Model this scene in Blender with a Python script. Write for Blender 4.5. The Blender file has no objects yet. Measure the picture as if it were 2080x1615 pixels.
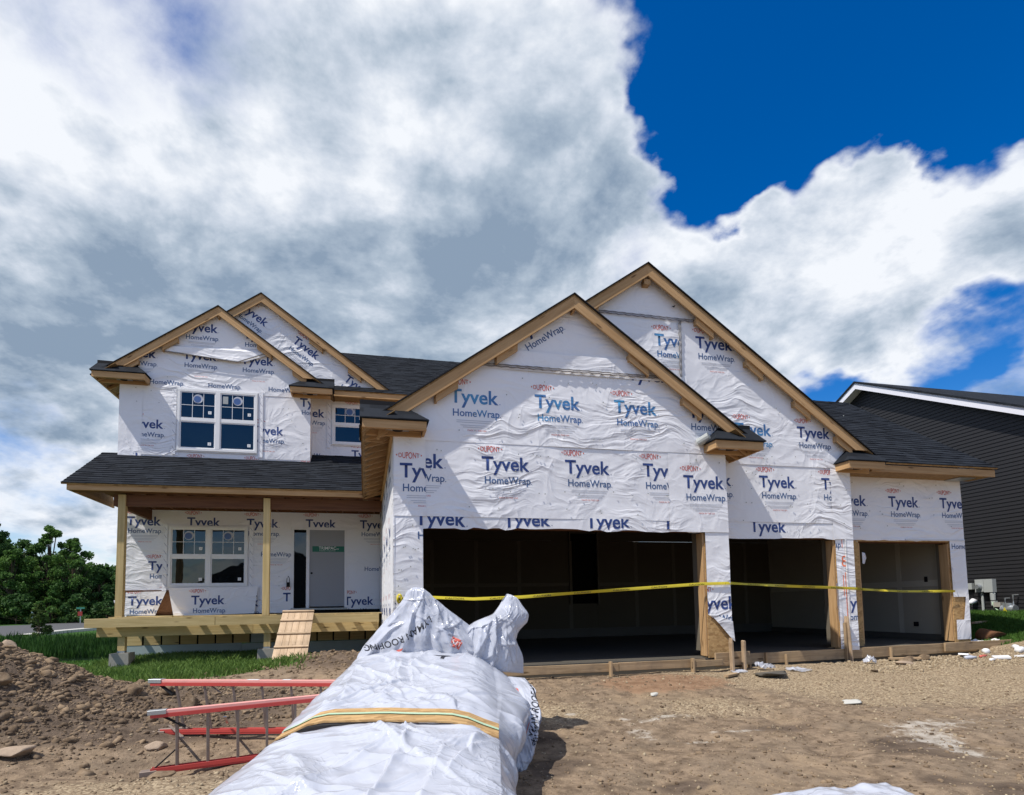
import bpy, bmesh, math, random
import numpy as np
from mathutils import Vector, Matrix
from mathutils.bvhtree import BVHTree

random.seed(7)
rng = np.random.default_rng(7)
R = math.radians
scene = bpy.context.scene
COL = scene.collection

# ------------------------------------------------------------------ camera
CZ = .915
f, cyy, yw, pt, rl = 1219.02, 1141.16, .242303, .0734954, -.0166841
_c, _s = math.cos(yw), math.sin(yw)
A_ = Matrix(((_c, -_s, 0), (0, 0, -1), (_s, _c, 0)))
_c, _s = math.cos(pt), math.sin(pt)
B_ = Matrix(((1, 0, 0), (0, _c, _s), (0, -_s, _c)))
_c, _s = math.cos(rl), math.sin(rl)
C_ = Matrix(((_c, -_s, 0), (_s, _c, 0), (0, 0, 1)))
MC = C_ @ B_ @ A_
cam = bpy.data.cameras.new('camera')
cam.sensor_width = 36
cam.lens = 36 * f / 2080
cam.shift_y = (cyy - 807.5) / 2080
cam.clip_start = .05
cam.clip_end = 2000
camo = bpy.data.objects.new('camera', cam)
COL.objects.link(camo)
rot = Matrix((MC[0], -MC[1], -MC[2])).transposed()
camo.matrix_world = Matrix.Translation((0, 0, CZ)) @ rot.to_4x4()
scene.camera = camo


def pxdir(x, y):
    v = MC.transposed() @ Vector(((x - 1040) / f, (y - cyy) / f, 1))
    return v.normalized()


# ------------------------------------------------------------------ light
SUN = Vector((2.7, 1.0, -4.4)).normalized()
sun_el = math.asin(-SUN.z)
sun_az = math.atan2(-SUN.x, -SUN.y)       # compass style, from +Y towards +X
sl = bpy.data.lights.new('sun', 'SUN')
sl.energy = 4.8
sl.angle = R(.7)
sl.color = (1, .95, .87)
so = bpy.data.objects.new('sun', sl)
COL.objects.link(so)
so.rotation_euler = SUN.to_track_quat('-Z', 'Y').to_euler()
scene.view_settings.view_transform = 'Standard'
scene.view_settings.look = 'None'
scene.view_settings.exposure = 0.12
scene.view_settings.gamma = 1
scene.view_settings.use_curve_mapping = False

W = bpy.data.worlds.new('World')
scene.world = W
W.use_nodes = True
nt = W.node_tree
nt.nodes.clear()


class NG:
    """small helper for writing node trees"""
    def __init__(s, nt): s.t = nt

    def n(s, kind, **kw):
        nd = s.t.nodes.new(kind)
        for k, v in kw.items():
            if k.startswith('i_'):
                key = k[2:]
                key = int(key) if key.isdigit() else key.replace('_', ' ')
                nd.inputs[key].default_value = v
            else:
                setattr(nd, k, v)
        return nd

    def l(s, a, b): s.t.links.new(a, b)

    def math(s, op, a, b=None, c=None, clamp=False):
        nd = s.t.nodes.new('ShaderNodeMath'); nd.operation = op; nd.use_clamp = clamp
        for i, v in enumerate((a, b, c)):
            if v is None: continue
            if isinstance(v, (int, float)): nd.inputs[i].default_value = v
            else: s.l(v, nd.inputs[i])
        return nd.outputs[0]

    def mix(s, fac, a, b, mode='MIX'):
        nd = s.t.nodes.new('ShaderNodeMix'); nd.data_type = 'RGBA'; nd.blend_type = mode
        for i, v in ((0, fac), (6, a), (7, b)):
            if isinstance(v, (int, float)): nd.inputs[i].default_value = v
            elif isinstance(v, tuple): nd.inputs[i].default_value = v if len(v) == 4 else (*v, 1)
            else: s.l(v, nd.inputs[i])
        return nd.outputs[2]

    def smooth(s, v, a, b):
        nd = s.t.nodes.new('ShaderNodeMapRange'); nd.interpolation_type = 'SMOOTHSTEP'
        s.l(v, nd.inputs[0]); nd.inputs[1].default_value = a; nd.inputs[2].default_value = b
        return nd.outputs[0]

    def noise(s, vec, scale, detail=4, rough=.5, dist=0.):
        nd = s.n('ShaderNodeTexNoise', i_Scale=scale, i_Detail=detail, i_Roughness=rough, i_Distortion=dist)
        if vec is not None: s.l(vec, nd.inputs['Vector'])
        return nd.outputs['Fac']

    def mapping(s, vec, scale=(1, 1, 1), loc=(0, 0, 0), rot=(0, 0, 0)):
        nd = s.t.nodes.new('ShaderNodeMapping')
        nd.inputs['Scale'].default_value = scale
        nd.inputs['Location'].default_value = loc
        nd.inputs['Rotation'].default_value = rot
        s.l(vec, nd.inputs[0])
        return nd.outputs[0]

    def vadd(s, a, b, op='ADD'):
        nd = s.t.nodes.new('ShaderNodeVectorMath'); nd.operation = op
        for i, v in enumerate((a, b)):
            if isinstance(v, tuple): nd.inputs[i].default_value = v
            else: s.l(v, nd.inputs[i])
        return nd


g = NG(nt)
tc = g.n('ShaderNodeTexCoord')
dirv = tc.outputs['Generated']
sky = g.n('ShaderNodeTexSky', sky_type='NISHITA', sun_disc=False)
sky.sun_elevation = sun_el
sky.sun_rotation = sun_az
sky.air_density = 1.0
sky.dust_density = .3
sky.ozone_density = 3.0
hs = g.n('ShaderNodeHueSaturation', i_Hue=.512, i_Saturation=1.48, i_Value=1.26)
g.l(sky.outputs[0], hs.inputs['Color'])
# cloud layer seen from below: flatten the direction on to a plane
sep = g.n('ShaderNodeSeparateXYZ'); g.l(dirv, sep.inputs[0])
zz = g.math('ADD', g.math('MAXIMUM', sep.outputs[2], 0.0), .32)
cx = g.math('DIVIDE', sep.outputs[0], zz); cy = g.math('DIVIDE', sep.outputs[1], zz)
cmb = g.n('ShaderNodeCombineXYZ'); g.l(cx, cmb.inputs[0]); g.l(cy, cmb.inputs[1])
pv = cmb.outputs[0]
warp = g.n('ShaderNodeTexNoise', i_Scale=2.3, i_Detail=5.0, i_Roughness=.6); g.l(pv, warp.inputs['Vector'])
wv = g.vadd(warp.outputs['Color'], (.5, .5, .5), 'SUBTRACT').outputs[0]
wsc = g.vadd(wv, (.26, .26, .26), 'MULTIPLY').outputs[0]
warp2 = g.n('ShaderNodeTexNoise', i_Scale=7.0, i_Detail=6.0, i_Roughness=.55); g.l(pv, warp2.inputs['Vector'])
ws2 = g.vadd(g.vadd(warp2.outputs['Color'], (.5, .5, .5), 'SUBTRACT').outputs[0], (.10, .10, .10), 'MULTIPLY').outputs[0]
wdir0 = g.vadd(g.vadd(dirv, wsc).outputs[0], ws2).outputs[0]
nrmn = g.n('ShaderNodeVectorMath', operation='NORMALIZE'); g.l(wdir0, nrmn.inputs[0]); wdir = nrmn.outputs[0]


def blob(x, y, r0, r1, src=None):
    c = pxdir(x, y)
    d = g.vadd(src or wdir, tuple(c), 'DOT_PRODUCT').outputs['Value']
    return g.smooth(d, math.cos(R(r1)), math.cos(R(r0)))


n1 = g.noise(g.mapping(pv, (1, 1, 1), (3.1, 7.7, 0)), 2.1, 9, .60, .25)
n2 = g.noise(g.mapping(pv, (1, 1, 1), (3.18, 7.80, 0)), 2.1, 7, .60, .25)
n3 = g.noise(g.mapping(pv, (1, 1, 1), (1.2, 4.4, 0)), 1.15, 4, .5)
n4 = g.noise(g.mapping(pv, (1.0, .8, 1), (9.2, 1.4, 0), rot=(0, 0, .7)), 6.0, 8, .62, .25)
n5 = g.noise(g.mapping(pv, (1, 1, 1), (2.7, 5.1, 0)), 4.2, 8, .58, .2)
n6 = g.noise(g.mapping(pv, (1, 1, 1), (2.76, 5.18, 0)), 4.2, 6, .58, .2)
cov = g.math('MULTIPLY_ADD', n1, 1.75, -.42)
cov = g.math('ADD', cov, g.math('MULTIPLY', g.math('SUBTRACT', n4, .5), .85))
cov = g.math('ADD', cov, g.math('MULTIPLY', g.math('SUBTRACT', n5, .5), .7))
for x, y, r0, r1, w in ((1430, 20, 1, 8, 1.6), (1500, 190, 3, 9, 1.8), (1440, 340, 0, 6, 1.5), (1330, 250, 0, 4, .7), (1680, 80, 5, 13, 1.9), (1870, 40, 4, 11, 1.5), (2060, 60, 3, 10, 1.3),
                        (1960, 260, 0, 5, .35), (1640, 750, 0, 4, .55), (1700, 800, 0, 5, .7), (1960, 700, 0, 5, .5), (2060, 660, 0, 4, .4), (1840, 560, 0, 2, .4), (150, 60, 0, 12, .42), (440, 10, 0, 8, .5),
                        (30, 1020, 0, 8, .35), (100, 880, 0, 6, .3), (245, 1180, 0, 4, .4)):
    cov = g.math('SUBTRACT', cov, g.math('MULTIPLY', blob(x, y, r0, r1), w))
for x, y, r0, r1, w in ((560, 420, 12, 34, .80), (1880, 500, 3, 11, .75), (1080, 200, 2, 9, .35), (1600, 600, 4, 12, .75), (1450, 530, 2, 7, .4), (1060, 520, 4, 14, .4), (150, 780, 8, 22, .4), (1760, 330, 1, 6, .9), (1990, 370, 1, 7, .8), (1740, 255, 0, 2.5, .5), (1960, 275, 0, 2.5, .4)):
    cov = g.math('ADD', cov, g.math('MULTIPLY', blob(x, y, r0, r1), w))
for vx, vy, vz, r0, r1, w in ((-.33, -.88, .34, 5, 20, .9), (-.05, -.90, .42, 4, 16, .9)):
    vv_ = Vector((vx, vy, vz)).normalized()
    d_ = g.vadd(wdir, tuple(vv_), 'DOT_PRODUCT').outputs['Value']
    cov = g.math('SUBTRACT', cov, g.math('MULTIPLY', g.smooth(d_, math.cos(R(r1)), math.cos(R(r0))), w))
alpha = g.smooth(cov, -.05, .95)
# shading of the clouds: thin edges bright, thick bodies grey underneath, relief from an offset copy
relief = g.math('MULTIPLY', g.math('SUBTRACT', n2, n1), 2.6)
thick = g.smooth(cov, .45, 1.25)
br = g.math('SUBTRACT', .85, g.math('MULTIPLY', thick, .30))
br = g.math('ADD', br, relief)
br = g.math('ADD', br, g.math('MULTIPLY', g.math('SUBTRACT', n3, .5), .7))
br = g.math('ADD', br, g.math('MULTIPLY', g.math('SUBTRACT', n4, .5), .45))
br = g.math('ADD', br, g.math('MULTIPLY', g.math('SUBTRACT', n6, n5), 2.2))
br = g.math('ADD', br, g.math('MULTIPLY', g.math('SUBTRACT', n5, .5), .45))
for x, y, r0, r1, w in ((60, 720, 4, 14, .30), (820, 600, 3, 14, .18), (1600, 700, 1, 8, .10), (480, 560, 4, 12, .10), (1150, 430, 2, 9, .12), (40, 560, 2, 8, .1)):
    br = g.math('SUBTRACT', br, g.math('MULTIPLY', blob(x, y, r0, r1), w))
for x, y, r0, r1, w in ((600, 200, 3, 16, .16), (1850, 450, 3, 12, .2), (300, 480, 2, 9, .12), (1000, 120, 2, 10, .14), (90, 1060, 2, 9, .3), (1450, 620, 2, 8, .1)):
    br = g.math('ADD', br, g.math('MULTIPLY', blob(x, y, r0, r1), w))
rmp = g.n('ShaderNodeValToRGB')
g.l(br, rmp.inputs[0])
cr = rmp.color_ramp
cr.elements[0].position = .0; cr.elements[0].color = (.24, .32, .43, 1)
cr.elements[1].position = 1.0; cr.elements[1].color = (.84, .87, .92, 1)
e = cr.elements.new(.35); e.color = (.40, .48, .58, 1)
e = cr.elements.new(.65); e.color = (.60, .66, .75, 1)
SKY_S = .1
cl = g.mix(1.0, rmp.outputs[0], (1 / SKY_S, 1 / SKY_S, 1 / SKY_S, 1), 'MULTIPLY')
sc_ = g.mix(alpha, hs.outputs[0], cl)
bg = g.n('ShaderNodeBackground', i_Strength=SKY_S)
g.l(sc_, bg.inputs[0])
wo = g.n('ShaderNodeOutputWorld'); g.l(bg.outputs[0], wo.inputs[0])

# ------------------------------------------------------------------ numpy noise
_tab = rng.random((256, 256)).astype(np.float64)


def vnoise(x, y):
    xi = np.floor(x).astype(int); yi = np.floor(y).astype(int)
    fx = x - xi; fy = y - yi
    fx = fx * fx * (3 - 2 * fx); fy = fy * fy * (3 - 2 * fy)
    a = _tab[xi & 255, yi & 255]; b = _tab[(xi + 1) & 255, yi & 255]
    c = _tab[xi & 255, (yi + 1) & 255]; d = _tab[(xi + 1) & 255, (yi + 1) & 255]
    return (a * (1 - fx) + b * fx) * (1 - fy) + (c * (1 - fx) + d * fx) * fy


def fbm(x, y, o=4, ox=0., oy=0., gain=.5):
    s = 0; a = 1; t = 0
    for i in range(o):
        s = s + a * vnoise(x * 2 ** i + ox + 17.3 * i, y * 2 ** i + oy + 5.1 * i); t += a; a *= gain
    return s / t


def sst(x, a, b):
    t = np.clip((x - a) / (b - a), 0, 1)
    return t * t * (3 - 2 * t)


# ------------------------------------------------------------------ materials
def new_mat(name):
    m = bpy.data.materials.new(name); m.use_nodes = True
    t = m.node_tree; t.nodes.clear()
    gg = NG(t)
    out = gg.n('ShaderNodeOutputMaterial')
    b = gg.n('ShaderNodeBsdfPrincipled')
    gg.l(b.outputs[0], out.inputs[0])
    tcn = gg.n('ShaderNodeTexCoord')
    return m, gg, b, tcn.outputs['Object'], out


def setc(gg, b, c, rough=.6, spec=.3):
    if isinstance(c, tuple): b.inputs['Base Color'].default_value = (*c[:3], 1)
    else: gg.l(c, b.inputs['Base Color'])
    if isinstance(rough, (int, float)): b.inputs['Roughness'].default_value = rough
    else: gg.l(rough, b.inputs['Roughness'])
    b.inputs['Specular IOR Level'].default_value = spec


def bump(gg, b, h, strength=.5, dist=.01):
    nd = gg.n('ShaderNodeBump', i_Strength=strength, i_Distance=dist)
    gg.l(h, nd.inputs['Height']); gg.l(nd.outputs[0], b.inputs['Normal'])


def mat_plain(name, c, rough=.6, spec=.3, var=.12, scale=6., metal=0., bmp=0.):
    m, gg, b, co, _ = new_mat(name)
    n = gg.noise(co, scale, 5, .6)
    k = gg.math('MULTIPLY_ADD', n, 2 * var, 1 - var)
    hsv = gg.n('ShaderNodeHueSaturation'); hsv.inputs['Color'].default_value = (*c, 1)
    gg.l(k, hsv.inputs['Value'])
    setc(gg, b, hsv.outputs[0], rough, spec)
    b.inputs['Metallic'].default_value = metal
    if bmp: bump(gg, b, gg.noise(co, scale * 4, 6, .6), .5, bmp)
    return m


def wood(name, c1, c2, rough=.75, knots=True, dirt=0.):
    """lumber with the grain along the object's own X"""
    m, gg, b, co, _ = new_mat(name)
    oi = gg.n('ShaderNodeObjectInfo')
    off = gg.n('ShaderNodeCombineXYZ')
    for i in range(3): gg.l(gg.math('MULTIPLY', oi.outputs['Random'], 37.0 + 13 * i), off.inputs[i])
    p = gg.vadd(co, off.outputs[0]).outputs[0]
    gr = gg.noise(gg.mapping(p, (1.2, 22, 22)), 1.0, 6, .6, .6)
    big = gg.noise(gg.mapping(p, (.9, 3, 3)), 1.0, 3, .5)
    c = gg.mix(gg.smooth(gr, .3, .75), (*c1, 1), (*c2, 1))
    c = gg.mix(gg.math('MULTIPLY', gg.smooth(big, .4, .7), .35), c, (c1[0] * .62, c1[1] * .6, c1[2] * .55, 1))
    if knots:
        v = gg.n('ShaderNodeTexVoronoi', i_Scale=1.0); gg.l(gg.mapping(p, (1.6, 7, 7)), v.inputs['Vector'])
        k = gg.math('SUBTRACT', 1.0, gg.smooth(v.outputs['Distance'], .05, .16))
        c = gg.mix(gg.math('MULTIPLY', k, .8), c, (c2[0] * .25, c2[1] * .2, c2[2] * .15, 1))
    if dirt:
        d = gg.noise(co, 2.5, 6, .65)
        c = gg.mix(gg.math('MULTIPLY', gg.smooth(d, .45, .7), dirt), c, (.16, .12, .085, 1))
    rv = gg.math('MULTIPLY_ADD', oi.outputs['Random'], .24, .88)
    hsv = gg.n('ShaderNodeHueSaturation'); gg.l(c, hsv.inputs['Color']); gg.l(rv, hsv.inputs['Value'])
    setc(gg, b, hsv.outputs[0], rough, .25)
    bump(gg, b, gr, .35, .004)
    return m


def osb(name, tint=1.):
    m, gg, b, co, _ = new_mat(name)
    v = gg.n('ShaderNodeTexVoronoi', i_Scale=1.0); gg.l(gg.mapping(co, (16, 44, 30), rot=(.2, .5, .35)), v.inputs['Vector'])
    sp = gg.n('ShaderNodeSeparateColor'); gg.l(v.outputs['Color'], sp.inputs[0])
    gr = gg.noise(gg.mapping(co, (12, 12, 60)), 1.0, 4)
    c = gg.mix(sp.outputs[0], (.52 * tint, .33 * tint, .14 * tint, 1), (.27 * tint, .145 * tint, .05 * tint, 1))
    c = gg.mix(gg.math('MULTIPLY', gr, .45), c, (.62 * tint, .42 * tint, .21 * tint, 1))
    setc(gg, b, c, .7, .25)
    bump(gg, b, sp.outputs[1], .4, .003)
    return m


def wrinkle_height(gg, co, horiz=1.):
    """creases of stretched sheet plastic: ridged, warped noise"""
    w = gg.n('ShaderNodeTexNoise', i_Scale=.9, i_Detail=2.0); gg.l(co, w.inputs['Vector'])
    wv = gg.vadd(gg.vadd(w.outputs['Color'], (.5, .5, .5), 'SUBTRACT').outputs[0], (.9, .9, .9), 'MULTIPLY').outputs[0]
    p = gg.vadd(co, wv).outputs[0]
    a = gg.noise(gg.mapping(p, (.55, .55, 2.4 * horiz), rot=(0, .18, 0)), 1.5, 3, .5, .5)
    ra = gg.math('ABSOLUTE', gg.math('SUBTRACT', a, .5))
    bn = gg.noise(gg.mapping(p, (1, 1, 1), rot=(0, -.6, 0)), 1.7, 2.5, .5, .8)
    rb = gg.math('ABSOLUTE', gg.math('SUBTRACT', bn, .5))
    cn = gg.noise(co, 13, 3, .5)
    msk = gg.smooth(gg.noise(co, .6, 2, .5), .42, .60)
    h = gg.math('MULTIPLY', gg.math('SUBTRACT', .5, ra), 1.0)
    h = gg.math('POWER', h, 2.5)
    h2 = gg.math('POWER', gg.math('SUBTRACT', .5, rb), 2.5)
    tot = gg.math('ADD', gg.math('MULTIPLY', h, gg.math('MULTIPLY_ADD', msk, 1.1, .12)), gg.math('MULTIPLY', h2, .55))
    return gg.math('ADD', tot, gg.math('MULTIPLY', cn, .010))


def wrapmat(name, col, rough=.5, strength=1., mottle=False):
    m, gg, b, co, _ = new_mat(name)
    h = wrinkle_height(gg, co)
    c = gg.noise(co, .8, 5, .6)
    k = gg.math('MULTIPLY_ADD', c, .10, .95)
    if isinstance(col, tuple):
        hsv = gg.n('ShaderNodeHueSaturation'); hsv.inputs['Color'].default_value = (*col, 1); gg.l(k, hsv.inputs['Value'])
        cc = hsv.outputs[0]
        if name == 'housewrap':
            st = gg.noise(co, 5.5, 6, .7)
            cc = gg.mix(gg.math('MULTIPLY', gg.smooth(st, .60, .78), .22), cc, (.42, .37, .30, 1))
        if mottle:
            cc = gg.mix(gg.smooth(gg.noise(co, 2.2, 3, .5), .35, .65), cc, mottle)
    setc(gg, b, cc, rough, .45)
    bump(gg, b, h, strength, .105)
    return m


M = {}
M['wrap'] = wrapmat('housewrap', (.80, .80, .825), .42)
M['wrap_back'] = wrapmat('housewrap_reverse', (.62, .62, .64), .6)
M['navy'] = wrapmat('print_navy', (.025, .055, .20), .5)
M['pale_blue'] = wrapmat('print_pale_blue', (.07, .27, .50), .5, mottle=(.05, .13, .33, 1))  # lighter blue print mottled with a darker blue
M['navy2'] = wrapmat('print_home', (.06, .12, .26), .5)
M['red'] = wrapmat('print_red', (.58, .13, .10), .5)
M['smallprint'] = wrapmat('print_grey', (.46, .48, .54), .5)
M['orange_paint'] = wrapmat('orange_marking_paint', (.85, .20, .08), .6)
M['cord'] = mat_plain('dark_cord', (.20, .19, .19), .7, .2, .3, 30)
M['tape'] = wrapmat('seam_tape', (.66, .66, .67), .4)
M['spf'] = wood('new_lumber', (.52, .335, .17), (.37, .215, .095))
M['treated'] = wood('treated_lumber', (.62, .47, .23), (.47, .34, .145))
M['form'] = wood('weathered_form_board', (.42, .30, .18), (.26, .18, .10), dirt=.5)
M['deckwood'] = wood('ramp_board', (.54, .40, .27), (.42, .30, .19), dirt=.45)
M['lvl'] = wood('laminated_beam', (.17, .075, .035), (.10, .042, .02), knots=False)
M['osb'] = osb('oriented_strand_board')
M['osbd'] = osb('shaded_osb', .62)  # same board darkened, shade of undersides put into its colour
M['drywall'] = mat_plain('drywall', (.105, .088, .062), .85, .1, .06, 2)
M['drywall_lit'] = mat_plain('lit_drywall', (.40, .36, .29), .85, .1, .06, 2)  # same drywall lightened: daylight on the right wall put into the colour
M['tapejoint_lit'] = mat_plain('lit_joint_compound', (.52, .48, .40), .8, .1, .05, 5)  # joint compound lightened for daylight in the same way
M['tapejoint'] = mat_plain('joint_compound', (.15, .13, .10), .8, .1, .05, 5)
M['concrete'] = mat_plain('concrete', (.33, .31, .27), .9, .15, .18, 4, bmp=.006)
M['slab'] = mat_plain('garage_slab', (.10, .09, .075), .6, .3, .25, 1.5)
M['foundation'] = mat_plain('foundation_foam', (.40, .47, .47), .8, .2, .2, 2.5, bmp=.004)
M['vinyl'] = mat_plain('white_vinyl', (.80, .80, .80), .35, .4, .02, 2)
M['vinylt'] = mat_plain('white_trim', (.78, .78, .80), .4, .4, .03, 2)
M['door'] = mat_plain('primed_door', (.30, .31, .33), .5, .3, .03, 2)
M['green'] = mat_plain('green_label', (.02, .15, .10), .4, .3, .03, 2)
M['black'] = mat_plain('black_felt', (.012, .012, .014), .7, .2, .1, 8)
M['dark'] = mat_plain('dark_interior', (.01, .009, .008), .9, .1, .1, 2)  # near-black colour stands for the darkness of unlit spaces
M['white'] = mat_plain('white_print', (.8, .8, .8), .5, .3, .02, 4)
M['blueglue'] = mat_plain('sticker_blue', (.08, .14, .32), .3, .4, .02, 4)
M['metal'] = mat_plain('galvanised_steel', (.42, .44, .45), .38, .5, .15, 9, metal=.7)
M['greybox'] = mat_plain('grey_meter_enamel', (.36, .38, .37), .45, .4, .05, 5)
M['red_fg'] = mat_plain('red_fibreglass', (.48, .06, .05), .5, .35, .14, 7)
M['red_top'] = mat_plain('pale_red_fibreglass', (.72, .33, .29), .6, .3, .12, 12)  # paler red for the upper rails
M['rung'] = mat_plain('dirty_aluminium', (.24, .19, .16), .6, .3, .25, 14, metal=.35)
M['yellow'] = mat_plain('yellow_tape', (.58, .47, .03), .35, .4, .05, 6)
M['strap'] = mat_plain('green_strap', (.45, .62, .42), .35, .4, .05, 6)
M['brown'] = mat_plain('brown_dirt_and_shade', (.15, .075, .04), .95, .1, .3, 9, bmp=.03)  # soil, and the shade in the gap under the porch wrap
M['orange'] = mat_plain('orange_plastic', (.75, .10, .03), .5, .3, .05, 5)
M['signgreen'] = mat_plain('sign_green', (.06, .25, .18), .5, .3, .03, 5)
M['signred'] = mat_plain('sign_red', (.35, .05, .04), .5, .3, .03, 5)
M['textblack'] = mat_plain('black_print', (.02, .02, .025), .5, .3, .02, 5)
M['bark'] = mat_plain('bark', (.10, .075, .055), .95, .1, .3, 6, bmp=.02)
M['whitefascia'] = mat_plain('white_fascia', (.72, .72, .78), .5, .3, .03, 2)
M['siding'] = mat_plain('dark_vinyl_siding', (.015, .0145, .016), .5, .35, .10, 3)
M['road'] = mat_plain('asphalt', (.085, .085, .088), .9, .2, .12, .8)
M['kerb'] = mat_plain('kerb_concrete', (.45, .44, .40), .9, .15, .12, 1)


def leafmat(name, c1, c2, scale=.25):
    m, gg, b, co, out = new_mat(name)
    n = gg.noise(co, scale, 4, .6)
    n2_ = gg.noise(co, scale * 9, 2, .5)
    c = gg.mix(gg.smooth(gg.math('ADD', gg.math('MULTIPLY', n, .6), gg.math('MULTIPLY', n2_, .4)), .35, .65), (*c1, 1), (*c2, 1))
    setc(gg, b, c, .6, .2)
    tr = gg.n('ShaderNodeBsdfTranslucent'); gg.l(c, tr.inputs[0])
    mx = gg.n('ShaderNodeMixShader', i_0=.3)
    gg.l(b.outputs[0], mx.inputs[1]); gg.l(tr.outputs[0], mx.inputs[2]); gg.l(mx.outputs[0], out.inputs[0])
    return m


M['leaf'] = leafmat('tree_leaves', (.032, .09, .018), (.14, .25, .055))
M['leaf2'] = leafmat('tree_leaves_dark', (.024, .068, .018), (.085, .165, .042))
M['leaf3'] = leafmat('tree_leaves_yellow', (.05, .085, .02), (.10, .15, .035))
M['reed'] = leafmat('reeds', (.014, .045, .008), (.040, .10, .018), 1.2)
M['weed'] = leafmat('weeds', (.075, .14, .026), (.17, .26, .06), 3.)
M['lawn'] = leafmat('lawn_blades', (.04, .10, .015), (.09, .18, .032), 2.)

m, gg, b, co, _ = new_mat('shingles')
bt = gg.n('ShaderNodeTexBrick', offset=.37, i_Scale=1.0)
bt.inputs['Color1'].default_value = (.005, .006, .008, 1); bt.inputs['Color2'].default_value = (.022, .026, .033, 1)
bt.inputs['Mortar'].default_value = (.02, .02, .022, 1); bt.inputs['Mortar Size'].default_value = 0.
bt.inputs['Brick Width'].default_value = .24; bt.inputs['Row Height'].default_value = .143
gg.l(co, bt.inputs['Vector'])
nn = gg.noise(gg.mapping(co, (1.3, 14, 1)), 1.5, 4, .7)
c = gg.mix(gg.math('MULTIPLY', nn, .7), bt.outputs['Color'], (.015, .018, .024, 1))
gr = gg.noise(co, 160, 3, .7)
c = gg.mix(gg.math('MULTIPLY', gg.smooth(gr, .5, .8), .25), c, (.06, .064, .075, 1))
setc(gg, b, c, .92, .12); bump(gg, b, gr, .5, .003)
M['shingle'] = m

m, gg, b, co, out = new_mat('window_glass')
setc(gg, b, (.004, .006, .008), .02, .5)
b.inputs['IOR'].default_value = 1.72
n = gg.noise(co, 1.3, 2, .5)
bump(gg, b, n, .12, .05)
M['glass'] = m


def plasticmat(name, trans=.0):
    m, gg, b, co, out = new_mat(name)
    w = gg.n('ShaderNodeTexNoise', i_Scale=3.0, i_Detail=3.0); gg.l(co, w.inputs['Vector'])
    wv = gg.vadd(gg.vadd(w.outputs['Color'], (.5, .5, .5), 'SUBTRACT').outputs[0], (.35, .35, .35), 'MULTIPLY').outputs[0]
    p = gg.vadd(co, wv).outputs[0]
    a = gg.noise(gg.mapping(p, (1, 2.6, 1.3), rot=(0, 0, .5)), 2.6, 2.2, .45, .6)
    ra = gg.math('POWER', gg.math('SUBTRACT', 1.0, gg.math('MULTIPLY', gg.math('ABSOLUTE', gg.math('SUBTRACT', a, .5)), 2.0)), 12.0)
    a2 = gg.noise(gg.mapping(p, (2.6, .8, 1), rot=(0, .4, -.8)), 5.5, 2, .45, .5)
    rb = gg.math('POWER', gg.math('SUBTRACT', 1.0, gg.math('MULTIPLY', gg.math('ABSOLUTE', gg.math('SUBTRACT', a2, .5)), 2.0)), 14.0)
    gt = gg.smooth(gg.noise(co, 2.2, 2, .5), .42, .6)
    rb = gg.math('MULTIPLY', rb, gt)
    h = gg.math('ADD', ra, gg.math('MULTIPLY', rb, .45))
    setc(gg, b, (.60, .625, .70), .15, .6)
    bump(gg, b, gg.math('MULTIPLY', h, gg.smooth(gg.noise(co, 1.3, 2, .5), .40, .62)), .5, .009)
    tr = gg.n('ShaderNodeBsdfTranslucent'); tr.inputs[0].default_value = (.6, .63, .72, 1)
    mx = gg.n('ShaderNodeMixShader', i_0=.22)
    gg.l(b.outputs[0], mx.inputs[1]); gg.l(tr.outputs[0], mx.inputs[2])
    last = mx.outputs[0]
    if trans:
        tp = gg.n('ShaderNodeBsdfTransparent'); m2 = gg.n('ShaderNodeMixShader')
        k = gg.math('MULTIPLY', gg.smooth(gg.noise(co, 6, 3, .5), .3, .7), trans)
        gg.l(k, m2.inputs[0]); gg.l(last, m2.inputs[1]); gg.l(tp.outputs[0], m2.inputs[2]); last = m2.outputs[0]
    gg.l(last, out.inputs[0])
    return m


M['plastic'] = plasticmat('white_plastic_wrap')
M['plastic_thin'] = plasticmat('thin_plastic_tail', .28)
M['plastic_clear'] = plasticmat('clear_plastic_scrap', .6)

# ground: masks painted as point attributes (grass, gravel, sand, lime, dark)
m, gg, b, co, _ = new_mat('ground')


def attr(n):
    a = gg.n('ShaderNodeAttribute', attribute_name=n); return a.outputs['Fac']


na = gg.noise(co, 1.1, 8, .62); nb = gg.noise(co, 7, 8, .65); nc = gg.noise(co, 42, 6, .65); nd_ = gg.noise(gg.mapping(co, (1, .35, 1), rot=(0, 0, .9)), 2.2, 6, .6)
dirt = gg.mix(gg.smooth(nb, .30, .70), (.115, .082, .056, 1), (.305, .225, .152, 1))
dirt = gg.mix(gg.math('MULTIPLY', gg.smooth(na, .45, .65), .5), dirt, (.20, .155, .11, 1))
dirt = gg.mix(gg.math('MULTIPLY', gg.smooth(nd_, .50, .66), .45), dirt, (.33, .24, .15, 1))
dirt = gg.mix(gg.math('MULTIPLY', gg.smooth(nc, .52, .72), .35), dirt, (.42, .33, .22, 1))
vo = gg.n('ShaderNodeTexVoronoi', i_Scale=38.0); gg.l(co, vo.inputs['Vector'])
vs = gg.n('ShaderNodeSeparateColor'); gg.l(vo.outputs['Color'], vs.inputs[0])
grav = gg.mix(vs.outputs[0], (.26, .19, .12, 1), (.52, .42, .28, 1))
grav = gg.mix(gg.math('MULTIPLY', gg.smooth(vo.outputs['Distance'], .35, .65), .6), grav, (.12, .085, .055, 1))
sand = gg.mix(gg.smooth(nb, .3, .7), (.20, .115, .068, 1), (.31, .195, .12, 1))
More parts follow.
